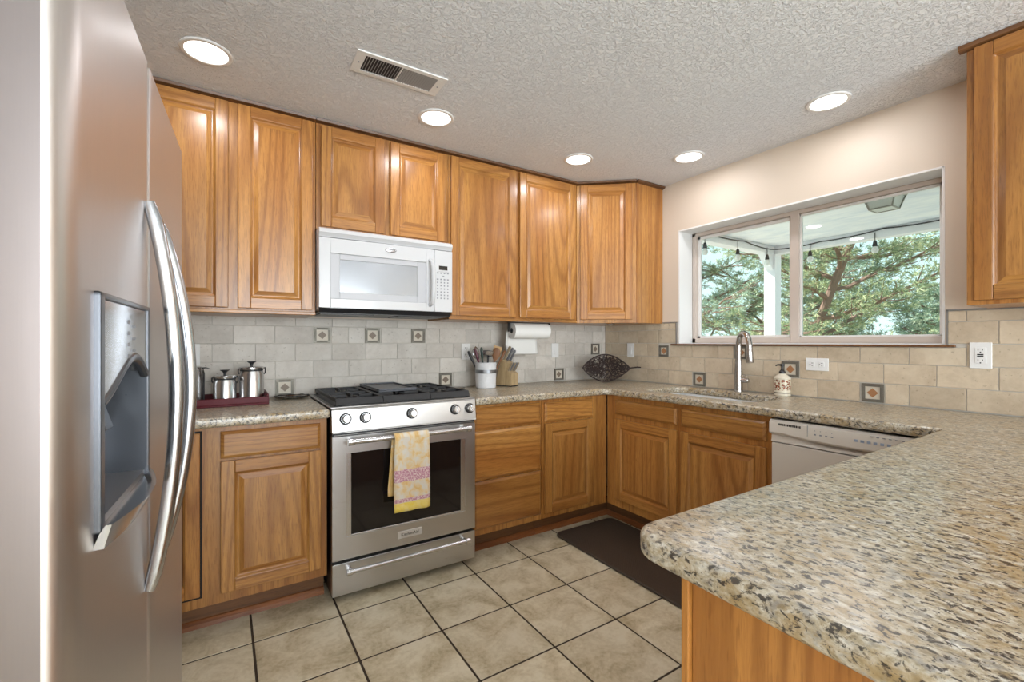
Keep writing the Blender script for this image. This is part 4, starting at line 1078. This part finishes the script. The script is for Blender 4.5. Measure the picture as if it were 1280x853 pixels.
sh = obj('hanging_sheet', bm, PAPER, pr_, world=True, smooth=True); s_ = sh.modifiers.new('t', 'SOLIDIFY'); s_.thickness = .0012
# wicker leaf basket
LB = Vector((2.540, 2.600)); LD = Vector((.76, -.65)).normalized(); LN = Vector((-.65, -.76)).normalized()
lb = thing('wicker_basket', 'dark woven leaf-shaped basket tray standing in the counter corner', 'basket', (LB.x, LB.y, Z))
def lp(s, h, b): return Vector((LB.x+LD.x*s+LN.x*b, LB.y+LD.y*s+LN.y*b, Z+.108+h+0*s))
def halfh(s):
    t_ = (s+.185)/.365; t_ = max(0, min(1, t_)); return .105*math.sin(PI*t_**.93)**.85
VINE = simple('dark_vine', (.028, .014, .011), .55)
rim = [lp(s, halfh(s), .0) for s in [-.185+.365*k/24 for k in range(25)]]+[lp(s, -halfh(s), .0) for s in [.18-.365*k/24 for k in range(1, 24)]]
bm = B(); tube(bm, rim, .0042, 8, closed=True); tube(bm, [p+Vector((0, 0, .003)) for p in rim], .003, 6, closed=True)
obj('rim', bm, VINE, lb, world=True, smooth=True)
bm = B()
rng = random.Random(3)
def bulge(s, h):
    hh = halfh(s)+1e-4; q = max(0, 1-(h/hh)**2)*math.sin(PI*max(0.02, min(.98, (s+.185)/.365))); return -.045*q
for k in range(290):
    s = rng.uniform(-.17, .165); h = rng.uniform(-.9, .9)*halfh(s); a = rng.uniform(0, 2*PI); pts = []; cur = rng.uniform(-55, 55)
    for q in range(12):
        hh = halfh(s)
        if abs(h) > hh*.98 or abs(s) > .18: break
        pts.append(lp(s, h, bulge(s, h)+rng.uniform(-.003, .003))); s += math.cos(a)*.010; h += math.sin(a)*.010; a += cur*.010
    if len(pts) > 2: tube(bm, pts, rng.uniform(.0014, .0026), 5)
for k in range(13):
    s = -.16+k*.027; pts = [lp(s+.012*math.sin(q), halfh(s)*(-1+2*q/10), bulge(s, halfh(s)*(-1+2*q/10))) for q in range(11)]; tube(bm, pts, .0018, 5)
obj('woven_body', bm, VINE, lb, world=True)
bm = B(); tube(bm, [lp(.17, .0, 0), lp(.20, .004, 0), lp(.235, .008, 0), lp(.262, .007, 0)], [.0055, .0050, .0055, .0045], 8); obj('stem', bm, VINE, lb, world=True, smooth=True)

# faucet
FXp, FYp = 2.745, 1.641
fa_ = thing('faucet', 'brushed nickel gooseneck faucet behind the sink', 'faucet', (FXp, FYp, Z))
bm = B(); lathe(bm, [(0, 0), (.028, 0), (.028, .004), (.0255, .006), (.024, .10), (.0205, .185), (.0195, .200), (0, .200)], (0, 0, 0), 32); obj('body', bm, SATIN, fa_, smooth=True)
dx, dy = -.6, -.8; pts = [(0, 0, .198), (0, 0, .25)]; R = .077
for k in range(0, 13):
    a = PI*k/12; o_ = R-R*math.cos(a); pts.append((dx*o_, dy*o_, .288+R*1.02*math.sin(a)))
bm = B(); tube(bm, pts, [.017]*len(pts), 16); obj('neck', bm, SATIN, fa_, smooth=True)
e = Vector((dx*2*R, dy*2*R, .288)); bm = B()
tube(bm, [e+Vector((0, 0, .004)), e+Vector((-.001, -.001, -.03)), e+Vector((-.005, -.006, -.095)), e+Vector((-.0055, -.0065, -.100))], [.0178, .0185, .0215, .019], 20); obj('spray_head', bm, SATIN, fa_, smooth=True)
bm = B(); cyl(bm, (0, -.018, .072), (0, -.062, .074), .0155, .0145, 24); cyl(bm, (0, -.062, .074), (-.0, -.066, .074), .0145, .011, 24); tube(bm, [(-.004, -.052, .086), (-.02, -.060, .098), (-.05, -.062, .104)], .004, 8); obj('lever', bm, CHROME, fa_, smooth=True)
# soap dispenser
so = thing('soap_dispenser', 'cream soap bottle with red-brown ornament and black pump by faucet', 'soap dispenser', (2.741, 1.373, Z))
def soap_mat():
    g = G('soap_label'); t_ = g.n('ShaderNodeTexCoord'); s = g.n('ShaderNodeSeparateXYZ'); g.l(t_.outputs['Object'], s.inputs[0]); z = s.outputs['Z']
    v = g.n('ShaderNodeTexVoronoi'); v.inputs['Scale'].default_value = 95; g.l(g.coord(rnd=False), v.inputs['Vector'])
    c = g.ramp(v.outputs['Distance'], [(.28, (.30, .07, .03)), (.42, (.14, .07, .04)), (.55, (.66, .58, .44))])
    b = g.math('MULTIPLY', g.math('GREATER_THAN', z, .034), g.math('LESS_THAN', z, .096))
    l2 = g.math('MULTIPLY', g.math('GREATER_THAN', z, .016), g.math('LESS_THAN', z, .022))
    c = g.mix(b, (.68, .62, .50), c); c = g.mix(l2, c, (.12, .10, .08))
    g.l(c, g.b.inputs['Base Color']); g.b.inputs['Roughness'].default_value = .2; return g.m
bm = B(); lathe(bm, [(0, 0), (.040, 0), (.043, .004), (.043, .098), (.045, .101), (.045, .106), (.030, .118), (.016, .128), (.013, .134), (0, .134)], (0, 0, 0), 36); obj('bottle', bm, soap_mat(), so, smooth=True)
bm = B(); lathe(bm, [(.017, .130), (.017, .140), (.010, .148), (.006, .156), (.006, .170), (.010, .174), (.010, .184), (0, .186)], (0, 0, 0), 24); tube(bm, [(0, 0, .179), (-.012, .020, .179), (-.016, .030, .174)], [.006, .005, .004], 10); obj('pump', bm, BLACKP, so, smooth=True, label='black pump top')

# floor mat
bm = B(); prism(bm, rrect(1.765, 2.262, 1.02, 2.276, .05), .0005, .016)
tag(obj('floor_mat', bm, MATM, bevel=.008, bevseg=3, origin=(2.0, 1.65, .0005)), 'dark brown woven-texture mat on tiles before the sink', 'mat')

# ------------------------------------------------------------------ ceiling fittings
def downlight(x, y, label):
    d = thing('recessed_light', label, 'light', (x, y, HC))
    bm = B(); lathe(bm, [(.074, -.002), (.076, -.006), (.088, -.006), (.092, -.003), (.092, 0), (.074, 0)], (0, 0, 0), 40, close=False); obj('trim_ring', bm, WHITEP, d, smooth=True)
    bm = B(); lathe(bm, [(.0, -.003), (.075, -.003), (.075, -.0005), (0, -.0005)], (0, 0, 0), 40); obj('lens', bm, LENS, d, label='bright white lens')
    add_light('downlight_lamp', 'AREA', (x, y, HC-.012), (0, 0, -1), DOWNLIGHT_W, (.98, .97, 1), shape='DISK', size=.13)
downlight(-.059, 2.200, 'recessed ceiling light nearest the refrigerator')
downlight(.933, 2.200, 'recessed ceiling light above the microwave cabinet, right of vent')
downlight(1.913, 2.210, 'recessed ceiling light before the cabinet corner, left of window lights')
downlight(2.476, 1.807, 'recessed ceiling light nearest the left end of window')
downlight(2.480, 1.028, 'recessed ceiling light nearest the right end of window')
for x, y, lb in ((.0, -1.6, 'added ceiling light behind the camera, left'), (1.9, -1.6, 'added ceiling light behind the camera, right')): 
    downlight(x, y, lb)  # two lamps added out of view to brighten the room
v = thing('ceiling_vent', 'white rectangular air vent with dark slats in the ceiling', 'vent', (.648, 1.925, HC))
bm = B(); frame_rect(bm, 0, 1, 0, 1, .1, .9, .1, .9, 0, .1); bm.free()
bm = B(); vx0, vx1, vy0, vy1 = .452, .842, 1.848, 2.003; b = .022; zt = HC-.006
box(bm, vx0, vx1, vy0, vy0+b, zt, HC); box(bm, vx0, vx1, vy1-b, vy1, zt, HC); box(bm, vx0, vx0+.038, vy0+b, vy1-b, zt, HC); box(bm, vx1-.040, vx1, vy0+b, vy1-b, zt, HC); box(bm, .640, .646, vy0+b, vy1-b, zt, HC)
obj('frame', bm, WHITEP, v, world=True, bevel=.001)
bm = B(); box(bm, vx0+.03, vx1-.03, vy0+b-.003, vy1-b+.003, HC-.0012, HC-.0004); obj('duct_opening', bm, BLACKP, v, world=True)
SL = simple('vent_slat', (.42, .42, .42), .5)
for k in range(28):
    x = vx0+.046+k*(.312/28)
    if abs(x-.643) < .006: continue
    bm = B(); an = -.95 if x < .64 else .70
    M = Matrix.Translation((x, 0, HC-.0040)) @ Matrix.Rotation(an, 4, 'Y'); box(bm, -.0045, .0045, vy0+b, vy1-b, -.0005, .0005, 0, M); obj('slat', bm, SL, v, world=True)
bm = B()
for x, y in ((vx0+.02, 1.925), (vx1-.02, 1.925)): lathe(bm, [(0, -.008), (.004, -.007), (.004, -.005)], (x, y, HC), 10)
obj('screw', bm, GREYM, v, world=True)

# ------------------------------------------------------------------ outside: patio cover, lights, trees
GRASS = simple('dry_ground', (.46, .42, .33), .9); CONC = simple('patio_concrete', (.58, .56, .53), .8)
bm = B(); box(bm, 3.0, 60, -40, 60, -.3, -.05); struct(obj('ground', bm, GRASS), 'pale yard ground')
bm = B(); box(bm, 3.0, 5.7, -4, 3.1, -.05, -.01); struct(obj('patio_slab', bm, CONC), 'concrete patio slab')
def soffit():
    g = G('painted_plywood'); v = g.coord(rnd=False, scale=(1, .3, 1)); n = g.noise(v, 9, 5, .6, .6)
    g.l(g.ramp(n, [(.35, (.70, .75, .84)), (.6, (.86, .88, .92))]), g.b.inputs['Base Color']); g.b.inputs['Roughness'].default_value = .7; return g.m
SOF = soffit(); PWHITE = simple('patio_white_paint', (.82, .82, .86), .55)
pc = thing('patio_cover', 'white painted patio roof on a corner post outside the window', 'patio cover', (5.43, 2.83, -.05))
bm = B(); box(bm, 3.0, 5.52, -4, 2.92, 2.335, 2.40); obj('roof_deck', bm, SOF, pc, world=True, label='pale plywood soffit')
bm = B(); box(bm, 5.38, 5.50, -4, 2.90, 2.245, 2.335); obj('beam', bm, PWHITE, pc, world=True, bevel=.004)
bm = B(); box(bm, 3.0, 5.38, 2.78, 2.90, 2.245, 2.335); obj('beam', bm, PWHITE, pc, world=True, bevel=.004)
bm = B(); box(bm, 5.365, 5.495, 2.765, 2.895, -.012, 2.245); obj('post', bm, PWHITE, pc, world=True, bevel=.004)
bm = B(); prism(bm, [(5.366, 2.245), (5.366, 2.06), (5.18, 2.245)], 2.79, 2.87, 0, Matrix(((1, 0, 0, 0), (0, 0, 1, 0), (0, 1, 0, 0), (0, 0, 0, 1)))); bmesh.ops.recalc_face_normals(bm, faces=bm.faces)
obj('brace', bm, PWHITE, pc, world=True, bevel=.003)
# lantern on the soffit
LX, LY = 4.18, 1.36
ln = thing('patio_lantern', 'square flush lantern on the patio soffit outside', 'light', (LX, LY, 2.335))
BRZ = simple('lantern_frame', (.30, .29, .26), .5, .4); FROST = simple('frosted_glass', (.60, .62, .60), .35)
bm = B(); box(bm, LX-.108, LX+.108, LY-.108, LY+.108, 2.325, 2.334)
a = .100; b = .070; zt_, zb_ = 2.325, 2.225
for (sx_, sy_) in ((-1, -1), (1, -1), (1, 1), (-1, 1)): tube(bm, [(LX+sx_*a, LY+sy_*a, zt_), (LX+sx_*b, LY+sy_*b, zb_)], .006, 6)
for s1, s2 in (((-1, -1), (1, -1)), ((1, -1), (1, 1)), ((1, 1), (-1, 1)), ((-1, 1), (-1, -1))):
    tube(bm, [(LX+s1[0]*b, LY+s1[1]*b, zb_), (LX+s2[0]*b, LY+s2[1]*b, zb_)], .006, 6); tube(bm, [(LX+s1[0]*a, LY+s1[1]*a, zt_-.004), (LX+s2[0]*a, LY+s2[1]*a, zt_-.004)], .007, 6)
obj('frame', bm, BRZ, ln, world=True)
bm = B(); tp = [bm.verts.new((LX+x*(a-.004), LY+y*(a-.004), zt_)) for x, y in ((-1, -1), (1, -1), (1, 1), (-1, 1))]; bt = [bm.verts.new((LX+x*(b-.002), LY+y*(b-.002), zb_)) for x, y in ((-1, -1), (1, -1), (1, 1), (-1, 1))]
for i in range(4): bm.faces.new((tp[i], tp[(i+1) % 4], bt[(i+1) % 4], bt[i]))
bm.faces.new(bt); bm.faces.new(tp[::-1]); bmesh.ops.recalc_face_normals(bm, faces=bm.faces); obj('glass', bm, FROST, ln, world=True)
# string lights along the beams
sl = thing('string_lights', 'black string of bulbs looped along the patio beams', 'string lights', (5.36, 2.76, 2.30))
bm = B()
anch = [(3.2, 2.77, 2.33), (4.05, 2.77, 2.325), (4.75, 2.77, 2.32), (5.30, 2.77, 2.290), (5.37, 2.70, 2.290), (5.37, 2.30, 2.30), (5.37, 1.75, 2.325), (5.37, 1.25, 2.32), (5.37, .6, 2.325), (5.37, -.3, 2.32)]
pts = []
for A, Bq in zip(anch, anch[1:]):
    A = Vector(A); Bq = Vector(Bq); Ln = (Bq-A).length
    for k in range(8): t_ = k/8; p = A.lerp(Bq, t_); p.z -= .10*Ln*t_*(1-t_); pts.append(p)
tube(bm, pts, .006, 6); obj('cable', bm, BLACKP, sl, world=True, smooth=True)
BULB = simple('clear_bulb', (.75, .76, .74), .08)
for x, y in ((4.05, 2.77), (4.62, 2.77), (5.20, 2.77), (5.37, 2.40), (5.37, 1.82), (5.37, .80)):
    zc = 2.30-.01
    bm = B(); tube(bm, [(x, y, zc+.01), (x, y, zc-.075)], .004, 6); lathe(bm, [(.010, -.07), (.016, -.085), (.022, -.12), (.020, -.128), (0, -.128)], (x, y, zc), 14); so_ = obj('socket', bm, BLACKP, sl, world=True, smooth=True)
    bm = B(); lathe(bm, [(.014, -.128), (.028, -.150), (.030, -.168), (.020, -.190), (0, -.196)], (x, y, zc), 16); obj('bulb', bm, BULB, so_, world=True, smooth=True)

def needle_mat(name, a, b, c):
    g = G(name); geo = g.n('ShaderNodeNewGeometry')
    col = g.ramp(geo.outputs['Random Per Island'], [(0, a), (.5, b), (1, c)])
    g.l(col, g.b.inputs['Base Color']); g.b.inputs['Roughness'].default_value = .7
    return g.m
NEED = needle_mat('pine_needles', (.16, .25, .16), (.36, .43, .24), (.66, .65, .38)); NEED2 = needle_mat('pine_needles_blue', (.18, .29, .24), (.34, .46, .34), (.60, .64, .44))
BARK = simple('pine_bark', (.26, .17, .13), .9)
def pine(name_label, base, H, lean, rad, seed, mat, clusters, zmin=.9, limbs=30):
    rng = random.Random(seed)
    t_ = thing('pine_tree', name_label, 'tree', base)
    bm = B(); N = 12; tr = []
    for k in range(N+1):
        q = k/N; tr.append(Vector((lean[0]*q+.12*math.sin(q*5+seed), lean[1]*q+.15*math.sin(q*4+1+seed), H*q)))
    tube(bm, tr, [.085*(1-q/N*.75) for q in range(N+1)], 10)
    tips = []
    def at(q):
        i = min(N-1, int(q*N)); return tr[i].lerp(tr[i+1], q*N-i)
    for k in range(limbs):
        q = .12+.86*k/limbs; p = at(q); a = k*2.39+rng.uniform(-.4, .4); L = rad*(1.05-.75*q)*rng.uniform(.75, 1.1)
        pts = [p]; d = Vector((math.cos(a), math.sin(a), rng.uniform(.05, .55)))
        for s in range(1, 8):
            pts.append(pts[-1]+d*(L/7)+Vector((rng.uniform(-.05, .05), rng.uniform(-.05, .05), rng.uniform(-.05, .05)))); d.z += .03
        tube(bm, pts, [.032*(1-s/9)+.005 for s in range(8)], 6)
        for s in range(1, 8):
            for w in range(4):
                b_ = a+rng.choice((-1, 1))*rng.uniform(.4, 1.3); l2 = L*.30*rng.uniform(.5, 1.1); q0 = pts[s]; d2 = Vector((math.cos(b_), math.sin(b_), rng.uniform(-.15, .5)))
                p2 = [q0, q0+d2*l2*.5, q0+d2*l2+Vector((0, 0, .04))]; tube(bm, p2, [.009, .007, .003], 5)
                for z_ in range(clusters): tips.append((q0.lerp(p2[2], rng.uniform(.25, 1.08))+Vector((rng.gauss(0, .06), rng.gauss(0, .06), rng.gauss(0, .05))), d2))
    obj('trunk', bm, BARK, t_, smooth=True)
    verts = []; faces = []
    for p, d2 in tips:
        if p.z+base[2] < zmin: continue
        dd_ = (d2.normalized()+Vector((rng.gauss(0, .5), rng.gauss(0, .5), rng.gauss(0, .35)))).normalized(); L2 = rng.uniform(.10, .17)
        u, v_ = basis(dd_)
        for k in range(18):
            s = rng.uniform(0, .8); o_ = p+dd_*(L2*s); a = rng.uniform(0, 2*PI); nd = (dd_*.75+(u*math.cos(a)+v_*math.sin(a))*.8).normalized()
            sd = nd.cross(Vector((rng.random()-.5, rng.random()-.5, rng.random()-.5))).normalized()*.0052; e_ = o_+nd*rng.uniform(.05, .09)
            i = len(verts); verts += [o_-sd, o_+sd, e_]; faces.append((i, i+1, i+2))
        # stem keeps one island colour spread per needle
    me = bpy.data.meshes.new('foliage'); me.from_pydata([tuple(v_) for v_ in verts], [], faces); me.materials.append(mat)
    fo = bpy.data.objects.new('foliage', me); COL.objects.link(fo); fo.parent = t_; fo['kind'] = 'stuff'; fo['label'] = 'grey-green pine needles'
pine('tall green pine with a leaning trunk seen through the right window pane', (8.1, 3.95, -.05), 5.2, (-.1, -1.9), 2.15, 5, NEED, 8)
pine('dense green pine seen through the left window pane', (7.6, 5.9, -.05), 4.8, (-.2, .3), 2.4, 11, NEED2, 8)
pine('small blue-green pine low at the right edge of window', (11.5, 2.4, -.05), 2.3, (0, 0), 1.7, 23, NEED2, 6)
pine('pine farther back behind the leaning trunk in the right window pane', (11.2, 4.7, -.05), 4.2, (.2, .2), 1.9, 31, NEED2, 5)
